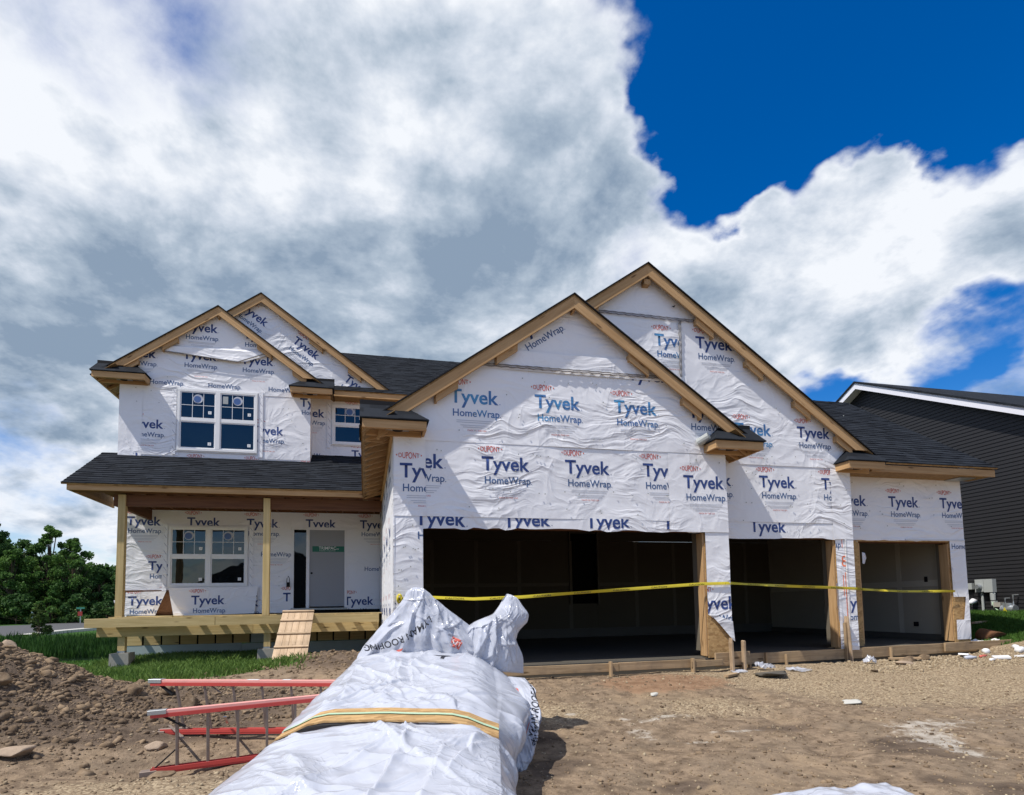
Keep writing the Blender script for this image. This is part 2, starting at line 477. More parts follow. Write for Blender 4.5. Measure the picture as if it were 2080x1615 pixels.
lime = gg.mix(gg.smooth(nb, .3, .7), (.30, .26, .21, 1), (.52, .48, .42, 1))
dk = gg.mix(gg.smooth(nb, .3, .7), (.078, .057, .042, 1), (.165, .122, .088, 1))
gras = gg.mix(gg.smooth(nb, .3, .7), (.020, .060, .010, 1), (.05, .12, .02, 1))


def msk(n, lo=.35, hi=.6, k=.5):
    v = gg.math('ADD', attr(n), gg.math('MULTIPLY', gg.math('SUBTRACT', nb, .5), k * 1.4))
    return gg.smooth(v, lo, hi)


c = gg.mix(msk('dark'), dirt, dk)
c = gg.mix(gg.math('MULTIPLY', msk('gravel', .3, .75, .9), .85), c, grav)
c = gg.mix(gg.math('MULTIPLY', msk('sand'), .85), c, sand)
c = gg.mix(gg.math('MULTIPLY', msk('lime', .45, .95, 1.5), .75), c, lime)
c = gg.mix(msk('grass', .4, .6, .6), c, gras)
setc(gg, b, c, .95, .12)
hh = gg.math('ADD', gg.math('MULTIPLY', nb, .6), gg.math('MULTIPLY', nc, .35))
bump(gg, b, hh, .9, .05)
M['ground'] = m

m, gg, b, co, _ = new_mat('clods')
n = gg.noise(co, 3.5, 5, .6); n2_ = gg.noise(co, 30, 5, .6)
c = gg.mix(gg.smooth(n, .35, .65), (.10, .070, .046, 1), (.25, .18, .115, 1))
c = gg.mix(gg.math('MULTIPLY', gg.smooth(n2_, .45, .75), .4), c, (.33, .26, .19, 1))
setc(gg, b, c, .95, .1); bump(gg, b, n2_, .6, .01)
M['clod'] = m
m, gg, b, co, _ = new_mat('pebbles')
vo = gg.n('ShaderNodeTexVoronoi', i_Scale=25.0); gg.l(co, vo.inputs['Vector'])
vs = gg.n('ShaderNodeSeparateColor'); gg.l(vo.outputs['Color'], vs.inputs[0])
c = gg.mix(vs.outputs[0], (.18, .13, .08, 1), (.42, .34, .23, 1))
setc(gg, b, c, .9, .15)
M['pebble'] = m
M['rock'] = mat_plain('limestone_rock', (.34, .26, .19), .9, .15, .3, 7, bmp=.02)
m, gg, b, co, _ = new_mat('pond_water')
setc(gg, b, (.008, .018, .008), .12, .5); bump(gg, b, gg.noise(gg.mapping(co, (1, 3, 1)), 3, 3, .5), .25, .03)
M['water'] = m


# ------------------------------------------------------------------ object helpers
def tag(o, label=None, cat=None, group=None, kind=None):
    if label: o['label'] = label
    if cat: o['category'] = cat
    if group: o['group'] = group
    if kind: o['kind'] = kind
    return o


def empty(name, loc, label, cat, group=None, rz=0.):
    o = bpy.data.objects.new(name, None); o.empty_display_size = .3
    COL.objects.link(o); o.location = loc; o.rotation_euler = (0, 0, rz)
    return tag(o, label, cat, group)


def par_loc(parent):
    l = Vector((0, 0, 0))
    while parent is not None:
        l += Vector(parent.location); parent = parent.parent
    return l


def raw(name, V, F, mat, parent=None, smooth=False, mats=None, fmat=None, local=False):
    """mesh from vertices given in world coordinates; the object sits at its parent's origin"""
    me = bpy.data.meshes.new(name)
    V = np.asarray(V, dtype=float)
    if parent is not None and not local: V = V - np.array(par_loc(parent))
    me.from_pydata(V.tolist(), [], [list(map(int, q)) for q in F])
    for mm in (mats or [mat]): me.materials.append(mm)
    if fmat is not None: me.polygons.foreach_set('material_index', np.asarray(fmat, dtype=np.int32))
    if smooth: me.polygons.foreach_set('use_smooth', [True] * len(me.polygons))
    me.update()
    o = bpy.data.objects.new(name, me); COL.objects.link(o)
    if parent is not None: o.parent = parent
    return o


def big(name, V, T, mat, parent=None, smooth=False):
    """fast path for big triangle meshes"""
    me = bpy.data.meshes.new(name)
    V = np.asarray(V, dtype=np.float32); T = np.asarray(T, dtype=np.int32)
    if parent is not None: V = V - np.array(par_loc(parent), dtype=np.float32)
    me.vertices.add(len(V)); me.vertices.foreach_set('co', V.ravel())
    k = T.shape[1]
    me.loops.add(T.size); me.loops.foreach_set('vertex_index', T.ravel())
    me.polygons.add(len(T)); me.polygons.foreach_set('loop_start', np.arange(0, T.size, k, dtype=np.int32))
    me.materials.append(mat)
    me.update(calc_edges=True)
    if smooth: me.polygons.foreach_set('use_smooth', np.ones(len(T), dtype=bool))
    o = bpy.data.objects.new(name, me); COL.objects.link(o)
    if parent is not None: o.parent = parent
    return o


BOXF = [(0, 3, 2, 1), (4, 5, 6, 7), (0, 1, 5, 4), (1, 2, 6, 5), (2, 3, 7, 6), (3, 0, 4, 7)]


def bv(x0, x1, y0, y1, z0, z1):
    return [(x0, y0, z0), (x1, y0, z0), (x1, y1, z0), (x0, y1, z0), (x0, y0, z1), (x1, y0, z1), (x1, y1, z1), (x0, y1, z1)]


class MB:
    def __init__(s): s.V = []; s.F = []; s.m = []

    def add(s, V, F, mi=0):
        o = len(s.V); s.V += [tuple(v) for v in V]; s.F += [tuple(o + i for i in q) for q in F]; s.m += [mi] * len(F)
        return s

    def box(s, x0, x1, y0, y1, z0, z1, mi=0): return s.add(bv(x0, x1, y0, y1, z0, z1), BOXF, mi)

    def prism(s, poly, y0, y1, mi=0):
        """polygon in the x,z plane pushed through y"""
        n = len(poly)
        V = [(p[0], y0, p[1]) for p in poly] + [(p[0], y1, p[1]) for p in poly]
        F = [tuple(range(n)), tuple(range(2 * n - 1, n - 1, -1))] + [(i, i + n, (i + 1) % n + n, (i + 1) % n) for i in range(n)]
        return s.add(V, F, mi)

    def tube(s, pts, r, n=8, mi=0):
        pts = [Vector(p) for p in pts]
        V = []; F = []
        for i, p in enumerate(pts):
            d = (pts[min(i + 1, len(pts) - 1)] - pts[max(i - 1, 0)]).normalized()
            a = d.cross(Vector((0, 0, 1)) if abs(d.z) < .9 else Vector((1, 0, 0))).normalized(); bb = d.cross(a)
            rr = r[i] if isinstance(r, (list, tuple)) else r
            for k in range(n):
                t = 2 * math.pi * k / n
                V.append(tuple(p + a * math.cos(t) * rr + bb * math.sin(t) * rr))
        for i in range(len(pts) - 1):
            for k in range(n):
                F.append((i * n + k, i * n + (k + 1) % n, (i + 1) * n + (k + 1) % n, (i + 1) * n + k))
        F.append(tuple(range(n - 1, -1, -1))); F.append(tuple(range((len(pts) - 1) * n, len(pts) * n)))
        return s.add(V, F, mi)

    def build(s, name, mat, parent=None, smooth=False, mats=None):
        return raw(name, s.V, s.F, mat, parent, smooth, mats, s.m if mats else None)


def box(name, x0, x1, y0, y1, z0, z1, mat, parent=None):
    return MB().box(x0, x1, y0, y1, z0, z1).build(name, mat, parent)


def board(name, p0, p1, w, h, mat, parent=None, up=(0, 0, 1), bevel=.003, taper=None):
    """length of lumber from p0 to p1 (centres of the ends): w across, h along 'up'; grain runs along local X"""
    p0 = Vector(p0); p1 = Vector(p1); d = p1 - p0; L = d.length; d.normalize()
    u = Vector(up); y = u.cross(d).normalized(); z = d.cross(y).normalized()
    bx = min(bevel, w * .2, h * .2)
    prof = [(-w / 2 + bx, -h / 2), (w / 2 - bx, -h / 2), (w / 2, -h / 2 + bx), (w / 2, h / 2 - bx), (w / 2 - bx, h / 2), (-w / 2 + bx, h / 2), (-w / 2, h / 2 - bx), (-w / 2, -h / 2 + bx)]
    n = 8
    V = [(0, a, c) for a, c in prof] + [(L, a, c) for a, c in prof]
    if taper: V = [(0, a, c) for a, c in prof] + [(L - taper, a, c) for a, c in prof] + [(L, a * .1, c) for a, c in prof]
    F = []
    for s_ in range(len(V) // n - 1):
        F += [(s_ * n + i, s_ * n + (i + 1) % n, (s_ + 1) * n + (i + 1) % n, (s_ + 1) * n + i) for i in range(n)]
    F += [tuple(range(n - 1, -1, -1)), tuple(range(len(V) - n, len(V)))]
    o = raw(name, V, F, mat, None)
    o.parent = parent
    mw = Matrix((( d.x, y.x, z.x, p0.x), (d.y, y.y, z.y, p0.y), (d.z, y.z, z.z, p0.z), (0, 0, 0, 1)))
    if parent is not None: mw = Matrix.Translation(-par_loc(parent)) @ mw
    o.matrix_basis = mw
    return o


def slope_board(name, poly, y0, y1, ang, mat, parent):
    """board cut from a polygon in x,z; local X turned by ang so the grain follows the slope"""
    ca, sa = math.cos(ang), math.sin(ang)
    o0 = poly[0]
    loc = [((x - o0[0]) * ca + (z - o0[1]) * sa, -(x - o0[0]) * sa + (z - o0[1]) * ca) for x, z in poly]
    mb = MB().prism(loc, 0, y1 - y0)
    o = raw(name, mb.V, mb.F, mat, None)
    o.parent = parent
    pl = par_loc(parent)
    o.location = (o0[0] - pl.x, y0 - pl.y, o0[1] - pl.z)
    o.rotation_euler = (0, -ang, 0)
    return o


# ------------------------------------------------------------------ lettering
_tc = {}


def text2d(s, w=None, cap=None, bold=.0):
    key = (s, bold)
    if key not in _tc:
        cu = bpy.data.curves.new('t', 'FONT'); cu.body = s; cu.resolution_u = 3; cu.size = 1; cu.offset = bold
        to = bpy.data.objects.new('t', cu)
        me = bpy.data.meshes.new_from_object(to)
        bm = bmesh.new(); bm.from_mesh(me)
        bmesh.ops.triangulate(bm, faces=bm.faces)
        V = np.array([(v.co.x, v.co.y) for v in bm.verts]); F = [[v.index for v in q.verts] for q in bm.faces]
        bm.free(); bpy.data.meshes.remove(me); bpy.data.objects.remove(to); bpy.data.curves.remove(cu)
        V[:, 0] -= V[:, 0].min()
        _tc[key] = (V, F)
    V, F = _tc[key]
    V = V.copy()
    if w: V[:, 0] *= w / V[:, 0].max()
    if cap:
        V[:, 1] *= cap / .729
    return V, F


def rect2d(x0, x1, z0, z1):
    return np.array([(x0, z0), (x1, z0), (x1, z1), (x0, z1)]), [[0, 1, 2], [0, 2, 3]]


def logo(x, z, col='navy', parts='dths', rot=0., s=1.):
    """one print unit; x,z is the top left corner of the big word. Returns list of (V,F,material)"""
    out = []
    if 't' in parts:
        V, F = text2d('Tyvek', .765, .225, .020); V[:, 1] -= .225; out.append((V, F, col))
        V, F = rect2d(.782, .795, -.225, -.212); out.append((V, F, col))
    if 'h' in parts:
        V, F = text2d('HomeWrap', .735, .118, .012); V[:, 0] += .045; V[:, 1] -= .435; out.append((V, F, 'navy2' if col == 'navy' else 'pale_blue'))
        V, F = rect2d(.79, .803, -.435, -.422); out.append((V, F, 'navy2'))
    if 'd' in parts:
        V, F = text2d('DUPONT', .31, .105, .012); V[:, 0] -= .155; V[:, 1] -= .0525
        V[:, 1] *= 1 - .42 * (V[:, 0] / .155) ** 2
        V[:, 0] += .137; V[:, 1] += .11; out.append((V, F, 'red'))
        for sg in (-1, 1):
            V = np.array([(.137 + sg * .175, .128), (.137 + sg * .175, .092), (.137 + sg * .197, .11)])
            out.append((V, [[0, 1, 2]], 'red'))
    if 's' in parts:
        for k, (a, bb, zz_) in enumerate(((.10, .72, -.50), (.10, .70, -.53), (.16, .66, -.575), (.20, .62, -.605))):
            V, F = rect2d(a, bb, zz_ - .0045, zz_ + .0045); out.append((V, F, 'smallprint'))
        V, F = text2d('MADE IN THE USA', .3, .026); V[:, 0] += .27; V[:, 1] -= .665; out.append((V, F, 'red'))
    c, sn = math.cos(rot), math.sin(rot)
    res = []
    for V, F, cc in out:
        V = V * s
        V = np.stack([V[:, 0] * c - V[:, 1] * sn + x, V[:, 0] * sn + V[:, 1] * c + z], 1)
        res.append((V, F, cc))
    return res


def disp(x, z, seed=0.):
    """soft billow of a wrap sheet in metres"""
    return .016 * fbm(np.asarray(x) * 1.0 + seed, np.asarray(z) * 1.5 + seed * 1.7, 2) + .004 * vnoise(np.asarray(x) * 3 + seed, np.asarray(z) * 4)


def clip_bm(bm, poly):
    n = len(poly)
    area = sum(poly[i][0] * poly[(i + 1) % n][1] - poly[(i + 1) % n][0] * poly[i][1] for i in range(n))
    sg = 1 if area > 0 else -1
    for i in range(n):
        a, b_ = poly[i], poly[(i + 1) % n]
        dx, dz = b_[0] - a[0], b_[1] - a[1]
        no = Vector((dz * sg, 0, -dx * sg))
        if no.length < 1e-9: continue
        bmesh.ops.bisect_plane(bm, geom=bm.verts[:] + bm.edges[:] + bm.faces[:], dist=1e-5, plane_co=(a[0], 0, a[1]), plane_no=no, clear_outer=True)


SHEET_N = [0]


def sheet(frame, poly, layer=0, logos=(), parent=None, step=.10, name='wrap_sheet', mat=None, extra=None, ragged=0.):
    """housewrap sheet. frame=(origin,u,n): point = origin + u*x + (0,0,z) + n*offset.
    poly: convex polygon in x,z. A lettering child lies on it."""
    SHEET_N[0] += 1
    seed = SHEET_N[0] * 3.77
    o, u, nrm = [np.array(v, float) for v in frame]
    xs = [p[0] for p in poly]; zs = [p[1] for p in poly]
    bm = bmesh.new()
    nx = max(2, int((max(xs) - min(xs)) / step) + 1); nz = max(2, int((max(zs) - min(zs)) / step) + 1)
    gv = [[bm.verts.new((min(xs) + (max(xs) - min(xs)) * i / nx, 0, min(zs) + (max(zs) - min(zs)) * j / nz)) for j in range(nz + 1)] for i in range(nx + 1)]
    for i in range(nx):
        for j in range(nz):
            bm.faces.new((gv[i][j], gv[i + 1][j], gv[i + 1][j + 1], gv[i][j + 1]))
    clip_bm(bm, poly)
    bm.verts.index_update()
    P = np.array([(v.co.x, v.co.z) for v in bm.verts]); F = [[v.index for v in q.verts] for q in bm.faces]
    bm.free()
    base = .004 + .007 * layer

    def lift(P, off):
        x = P[:, 0].copy(); z = P[:, 1].copy()
        if ragged:
            z = z + ragged * (vnoise(x * 6 + seed, z * 0 + 3) - .5) * (z < min(zs) + .08)
        d = base + disp(P[:, 0], P[:, 1], seed) + off
        return o + x[:, None] * u + z[:, None] * np.array([0, 0, 1.]) + d[:, None] * nrm
    ob = raw(name, lift(P, 0), F, mat or M['wrap'], parent, smooth=True)
    # lettering
    keys = ['navy', 'pale_blue', 'navy2', 'red', 'smallprint', 'orange_paint', 'tape']
    LV = []; LF = []; LM = []; base_n = 0
    groups = [logo(**lg) if isinstance(lg, dict) else logo(*lg) for lg in logos]
    if extra: groups += [[e_] for e_ in extra]
    for items in groups:
        bm = bmesh.new(); lay = bm.faces.layers.int.new('m'); any_ = False
        for V, F2, cc in items:
            if V[:, 0].min() > max(xs) or V[:, 0].max() < min(xs) or V[:, 1].min() > max(zs) or V[:, 1].max() < min(zs): continue
            vs_ = [bm.verts.new((v[0], 0, v[1])) for v in V]
            for q in F2:
                try: fc = bm.faces.new([vs_[i] for i in q]); fc[lay] = keys.index(cc); any_ = True
                except ValueError: pass
        if any_:
            clip_bm(bm, poly)
            es = [e_ for e_ in bm.edges if e_.calc_length() > .16]
            if es: bmesh.ops.subdivide_edges(bm, edges=es, cuts=2)
            bmesh.ops.triangulate(bm, faces=bm.faces)
            bm.verts.index_update()
            if len(bm.faces):
                P2 = np.array([(v.co.x, v.co.z) for v in bm.verts])
                F2 = [[v.index for v in q.verts] for q in bm.faces]; fm = [q[lay] for q in bm.faces]
                raw('lettering', lift(P2, .0035), F2, None, ob, smooth=True, mats=[M[k] for k in keys], fmat=fm)
        bm.free()
    return ob


FY = lambda y: ((0, y, 0), (1, 0, 0), (0, -1, 0))

# ================================================================== TERRAIN
def H(x, y, fine=True):
    x = np.asarray(x, float); y = np.asarray(y, float)
    base = np.interp(y, [-30, 0, 3, 6, 7.2, 9, 14, 18, 23, 24.5, 28.2, 30, 34, 400], [-.7, -.58, -.52, -.46, -.37, -.20, -.25, -.38, -.75, -1.05, -1.05, -.75, -.5, -.5])
    # the pond lies only on the left
    side = sst(x, -7.5, -3.5)
    flat = np.interp(y, [-30, 0, 3, 6, 7.2, 9, 14, 400], [-.7, -.58, -.52, -.46, -.37, -.20, -.2, -.3])
    far_right = sst(x, 2, 6)
    h = base * (1 - side) + flat * side
    # the neighbour's lot climbs to the right
    h = h + sst(x, 12.6, 16.2) * sst(y, 6.0, 11.5) * .60
    h = h + .12 * sst(x, 11.2, 12.8) * sst(y, 7.5, 9.5)
    # spoil heap on the left
    mx = (x + 4.35); my = (y - 7.9)
    md = np.exp(-(np.maximum(mx, 0) / 1.30) ** 2 - (np.minimum(mx, 0) / 4.5) ** 2 - (np.maximum(my, 0) / 1.15) ** 2 - (np.minimum(my, 0) / 1.9) ** 2)
    h = h + .92 * md
    md2 = np.exp(-((x + 2.3) / .75) ** 2 - ((y - 8.6) / .9) ** 2)
    h = h + .16 * md2
    # low soil bank by the ramp and behind the ladder
    h = h + .30 * np.exp(-((x + .55) / 1.15) ** 2 - ((y - 11.9) / 1.3) ** 2)
    h = h + .10 * np.exp(-((x + 1.4) / .8) ** 2 - ((y - 4.6) / .9) ** 2)
    h = h - .12 * np.exp(-((x + 1.7) / .45) ** 2 - ((y - 5.95) / .35) ** 2)
    h = h - .11 * np.exp(-((x + 5.0) / .8) ** 2 - ((y - 14.0) / .6) ** 2) - .08 * np.exp(-((x + 2.1) / .5) ** 2 - ((y - 14.1) / .5) ** 2)
    # sand patch in front of the wide opening
    h = h + .05 * np.exp(-((x - 4.4) / 1.0) ** 2 - ((y - 8.3) / .5) ** 2)
    if fine:
        k = np.exp(-((np.hypot(x, y - 6)) / 22) ** 2)
        h = h + k * (.10 * (fbm(x * .7, y * .7, 4) - .5) + .035 * (fbm(x * 3.1, y * 3.1, 3, 9, 4) - .5))
        h = h + md * (.42 * (fbm(x * 2.6, y * 2.6, 4, 3, 8) - .5))
        rd = .02 * (fbm(x * 9, y * 9, 3, 31, 2) - .5) * k
        h = h + rd
        # wheel ruts running towards the house
        t = x * .93 - y * .36
        h = h - .035 * k * sst(y, 1.5, 3) * (1 - sst(y, 7, 8.6)) * (np.exp(-((t - .55) / .22) ** 2) + np.exp(-((t - 2.2) / .25) ** 2)) * (.6 + .8 * vnoise(x * 2, y * 2))
        # lug marks of tyres swinging across the yard
        tt_ = y * .93 + x * .30 + .5 * (fbm(x * .35, y * .35, 2, 5, 5) - .5)
        for c0, wd in ((4.35, .16), (5.25, .17), (6.15, .15), (7.35, .18)):
            bnd = np.exp(-((tt_ - c0) / wd) ** 2) * sst(x, .3, 1.4) * (1 - sst(x, 8.5, 10)) * sst(vnoise(x * .8 + c0, y * .8), .25, .6)
            h = h - .030 * bnd + .011 * bnd * np.sin(2 * np.pi * (x * .95 - y * .3) / .13) + .012 * np.exp(-((tt_ - c0 - wd * 1.6) / .07) ** 2) * sst(x, .3, 1.4)
    # building pad: keep soil under the slab
    pad = sst(x, .2, .5) * (1 - sst(x, 12.3, 12.6)) * sst(y, 9.3, 9.8)
    h = np.where(pad > 0, np.minimum(h, -.3 * pad + h * (1 - pad)), h)
    return h


def coords(a, b, fine0, fine1, st, grow=1.12):
    c = list(np.arange(fine0, fine1, st)); s = st; v = fine1
    while v < b: c.append(v); s *= grow; v += s
    c.append(b); s = st; v = fine0 - st; lo = []
    while v > a: lo.append(v); s *= grow; v -= s
    lo.append(a)
    return np.array(lo[::-1] + c)


gx = coords(-420, 420, -7.5, 9.5, .05, 1.07)
gy = coords(-40, 700, 2.6, 10.0, .045, 1.06)
GX, GY = np.meshgrid(gx, gy, indexing='ij')
GZ = H(GX, GY)
V = np.stack([GX, GY, GZ], -1).reshape(-1, 3)
nx_, ny_ = len(gx), len(gy)
idx = np.arange(nx_ * ny_).reshape(nx_, ny_)
T = np.stack([idx[:-1, :-1], idx[1:, :-1], idx[1:, 1:], idx[:-1, 1:]], -1).reshape(-1, 4)
go = big('ground', V, T, M['ground'], smooth=True)
tag(go, kind='structure')
x, y = V[:, 0], V[:, 1]


def put(name, v):
    at_ = go.data.attributes.new(name, 'FLOAT', 'POINT'); at_.data.foreach_set('value', v.astype(np.float32))


edge = (fbm(x * .6, y * .6, 3) - .5) * 2.2
grass = sst(y + edge, 10.2, 11.2) * (1 - sst(x + edge, -2.0, -.9)) + sst(y, 13.8, 14.6) * (1 - sst(x + edge, -1.5, .5))
grass = np.maximum(grass, sst(x, 12.9 , 13.5) * sst(y + edge * .3, 10.0, 10.9))
grass = np.maximum(grass, sst(y, 17, 18))
grass = np.clip(grass, 0, 1) * (1 - .8 * np.exp(-((x + 3.0) / .9) ** 2 - ((y - 10.6) / .5) ** 2))
moundm = np.exp(-((x + 4.2) / 2.3) ** 2 - ((y - 8.2) / 2.3) ** 2)
grass *= 1 - sst(moundm, .25, .5)
put('grass', grass)
gravel = sst(x * .8 + y * .5 + edge * .5, 7.2, 9.2) * sst(y, 5.2, 7.0) * (1 - sst(y, 16, 17))
gravel = np.maximum(gravel, .75 * np.exp(-((x - 2.3) / .8) ** 2 - ((y - 7.0) / .7) ** 2))
gravel = np.maximum(gravel, .8 * np.exp(-((x - 4.3) / 1.1) ** 2 - ((y - 6.9) / .6) ** 2))
gravel = np.maximum(gravel, 1.1 * np.exp(-((x + 1.9) / 1.2) ** 2 - ((y - 4.8) / .95) ** 2))
gravel = np.maximum(gravel, .95 * np.exp(-((x + 2.6) / .8) ** 2 - ((y - 9.9) / .5) ** 2))
put('gravel', np.clip(gravel, 0, 1) * (1 - grass))
put('sand', np.exp(-((x - 4.35) / 1.1) ** 2 - ((y - 8.25) / .62) ** 2) * 1.1)
lime = 0
for ax, ay, sx, sy, w in ((3.4, 6.6, .55, .18, .8), (2.9, 6.1, .22, .3, .75), (3.35, 5.6, .3, .12, .8), (3.9, 5.85, .5, .07, .75), (2.4, 6.9, .35, .12, .6), (5.55, 4.9, .35, .35, .85), (5.9, 5.4, .6, .3, .75), (5.4, 4.45, .14, .3, .8), (6.9, 5.5, .7, .25, .5)):
    dx_, dy_ = x - ax, y - ay
    lime = lime + w * np.exp(-(dx_ / sx) ** 2 - (dy_ / sy) ** 2)
put('lime', lime)
dark = .75 * moundm + .8 * np.exp(-((x + .2) / 1.6) ** 2 - ((y - 11.8) / 1.6) ** 2) + .8 * np.exp(-((x - 6.1) / .5) ** 2 - ((y - 8.6) / .28) ** 2) + .6 * np.exp(-((x - 4.5) / .8) ** 2 - ((y - 5.9) / .3) ** 2) + .5 * (1 - sst(y, 9, 9.8)) * (1 - sst(x, -1.2, -.3)) * sst(y, 6.2, 7)
tt_ = y * .93 + x * .30 + .5 * (fbm(x * .35, y * .35, 2, 5, 5) - .5)
for c0, wd in ((4.35, .16), (5.25, .17), (6.15, .15), (7.35, .18)):
    dark = dark + .42 * np.exp(-((tt_ - c0) / wd) ** 2) * sst(x, .3, 1.4) * (1 - sst(x, 7, 9)) * vnoise(x * .9 + c0, y * .9)
dark = dark + .7 * sst(fbm(x * .55, y * .9, 3, 71, 13), .56, .72) * (1 - sst(y, 7.5, 9)) * sst(x, .2, 1.5) * (1 - sst(x, 4.5, 6.5))
put('dark', np.clip(dark, 0, 1))

# far setting on the left: road, kerb, pond
def strip(name, left, right, z, mat, th=0.):
    n = len(left)
    V = [(*p, z) for p in left] + [(*p, z) for p in right]
    F = [(i, i + 1, n + i + 1, n + i) for i in range(n - 1)]
    if th:
        V += [(p[0], p[1], z - th) for p in left] + [(p[0], p[1], z - th) for p in right]
        F += [(i, 2 * n + i, 2 * n + i + 1, i + 1) for i in range(n - 1)] + [(n + i, n + i + 1, 3 * n + i + 1, 3 * n + i) for i in range(n - 1)]
    return tag(raw(name, V, F, mat), kind='structure')


strip('road', [(-60, 60), (-45, 76), (-41, 88), (-42, 100), (-46, 118), (-60, 150)], [(-60, 28), (-20, 39), (-22.2, 47), (-24.5, 58), (-26, 75), (-18, 120)], -.44, M['road'])
strip('kerb', [(-20.1, 42), (-21.9, 50), (-22.6, 58), (-22.5, 70)], [(-19.5, 42), (-20.9, 50), (-21.4, 58), (-21.2, 70)], -.30, M['kerb'], .2)
pond = raw('pond_water', [(-30, 22, -.88), (-4, 22, -.88), (-4, 29.6, -.88), (-30, 29.6, -.88)], [(0, 1, 2, 3)], M['water']); tag(pond, kind='structure')

# ================================================================== THE HOUSE
house = empty('house', (3.2, 9.0, 0), 'two-storey house under construction wrapped in white printed housewrap, with three open garage bays', 'house')
h = house
SPF, TRT, OSB, OSBD = M['spf'], M['treated'], M['osb'], M['osbd']
S = .7

# ---- garage floor, walls
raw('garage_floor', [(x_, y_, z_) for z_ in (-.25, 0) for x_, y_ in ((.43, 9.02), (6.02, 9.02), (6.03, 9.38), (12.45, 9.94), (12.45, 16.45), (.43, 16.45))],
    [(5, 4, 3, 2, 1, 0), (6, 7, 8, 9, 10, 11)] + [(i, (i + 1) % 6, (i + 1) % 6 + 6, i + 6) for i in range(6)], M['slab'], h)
mb = MB()   # front wall of the wide bay, cut round its opening
mb.box(.43, .849, 9.0, 9.14, 0, 3.5); mb.box(5.573, 6.02, 9.0, 9.14, 0, 3.5); mb.box(.849, 5.573, 9.0, 9.14, 2.13, 3.5)
mb.prism([(.43, 3.5), (6.02, 3.5), (6.02, 3.93), (3.29, 5.85), (.43, 3.84)], 9.0, 9.14)
mb.build('wall', OSB, h)
mb = MB()
mb.box(6.02, 6.41, 9.58, 9.72, 0, 3.5); mb.box(8.711, 9.11, 9.58, 9.72, 0, 3.5); mb.box(6.41, 8.711, 9.58, 9.72, 2.11, 3.5)
mb.prism([(.6, 3.5), (9.11, 3.5), (9.11, 3.96), (4.915, 6.91), (.6, 3.9)], 9.58, 9.72)
mb.build('wall', OSB, h)
mb = MB()
mb.box(9.11, 9.74, 10.09, 10.23, 0, 3.45); mb.box(12.045, 12.45, 10.09, 10.23, 0, 3.45); mb.box(9.74, 12.045, 10.09, 10.23, 2.11, 3.45)
mb.build('wall', OSB, h)
box('wall', .43, .56, 9.145, 16.4, 0, 3.6, OSB, h)
box('wall', 12.32, 12.45, 10.235, 16.4, 0, 3.5, OSB, h)
box('wall', 5.95, 6.02, 9.145, 9.578, 0, 3.5, OSB, h)
box('wall', 9.04, 9.11, 9.725, 10.088, 0, 3.5, OSB, h)
# right gable end of the single bay
raw('wall', [(12.45, 10.1, 3.45), (12.45, 16.4, 3.45), (12.45, 16.4, 3.8), (12.45, 13.3, 6.0), (12.45, 10.1, 3.8)], [(0, 1, 2, 3, 4)], M['wrap'], h)
# drywalled inside: back wall panels with a raised doorway, side walls, ceiling
DW = M['drywall']
xs_ = [.56, 1.78, 3.0, 4.22, 5.74, None, 6.56, 7.78, 9.0, 10.22, 11.44, 12.32]
segs = [(.56, 1.78), (1.785, 3.0), (3.005, 4.22), (4.225, 5.74), (6.56, 7.78), (7.785, 9.0), (9.005, 10.22), (10.225, 11.44), (11.445, 12.32)]
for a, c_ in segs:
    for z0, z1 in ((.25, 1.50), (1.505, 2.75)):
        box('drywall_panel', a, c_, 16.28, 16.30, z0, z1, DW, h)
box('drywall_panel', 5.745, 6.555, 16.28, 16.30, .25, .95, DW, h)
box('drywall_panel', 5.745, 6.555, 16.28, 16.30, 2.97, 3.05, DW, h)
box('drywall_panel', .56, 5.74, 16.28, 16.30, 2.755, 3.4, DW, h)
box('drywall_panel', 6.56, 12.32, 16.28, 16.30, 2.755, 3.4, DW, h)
for a, c_ in segs[:-1]:
    box('taped_joint', c_ - .05, c_ + .055, 16.276, 16.279, .25, 2.75, M['tapejoint'], h)
box('taped_joint', .56, 5.70, 16.272, 16.275, 1.45, 1.55, M['tapejoint'], h)
box('taped_joint', 6.60, 12.3, 16.272, 16.275, 1.45, 1.55, M['tapejoint'], h)
box('door_casing', 5.70, 5.745, 16.22, 16.279, .93, 3.0, M['tapejoint'], h)
box('door_casing', 6.555, 6.60, 16.22, 16.279, .93, 3.0, M['tapejoint'], h)
box('hall_shade_block', 5.6, 6.7, 16.45, 17.6, .6, 3.3, M['dark'], h)  # solid block, darkness of the unlit hall put into its colour
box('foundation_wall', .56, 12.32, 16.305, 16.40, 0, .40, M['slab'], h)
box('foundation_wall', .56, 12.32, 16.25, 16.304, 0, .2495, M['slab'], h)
box('base_curb', 12.27, 12.319, 10.24, 16.24, 0, .138, M['slab'], h)
box('garage_ceiling', .56, 5.94, 9.15, 16.3, 3.2, 3.24, DW, h)
box('garage_ceiling', 5.945, 9.03, 9.73, 16.3, 3.2, 3.24, DW, h)
box('garage_ceiling', 9.035, 12.32, 10.24, 16.3, 3.2, 3.24, DW, h)
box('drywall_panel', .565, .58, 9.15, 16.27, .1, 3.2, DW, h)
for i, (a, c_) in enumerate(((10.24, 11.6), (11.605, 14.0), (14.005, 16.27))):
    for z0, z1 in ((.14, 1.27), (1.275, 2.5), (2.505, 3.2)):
        box('drywall_panel', 12.30, 12.318, a, c_, z0, z1, M['drywall_lit'], h)
box('taped_joint', 12.293, 12.298, 11.54, 11.66, .14, 3.2, M['tapejoint_lit'], h)
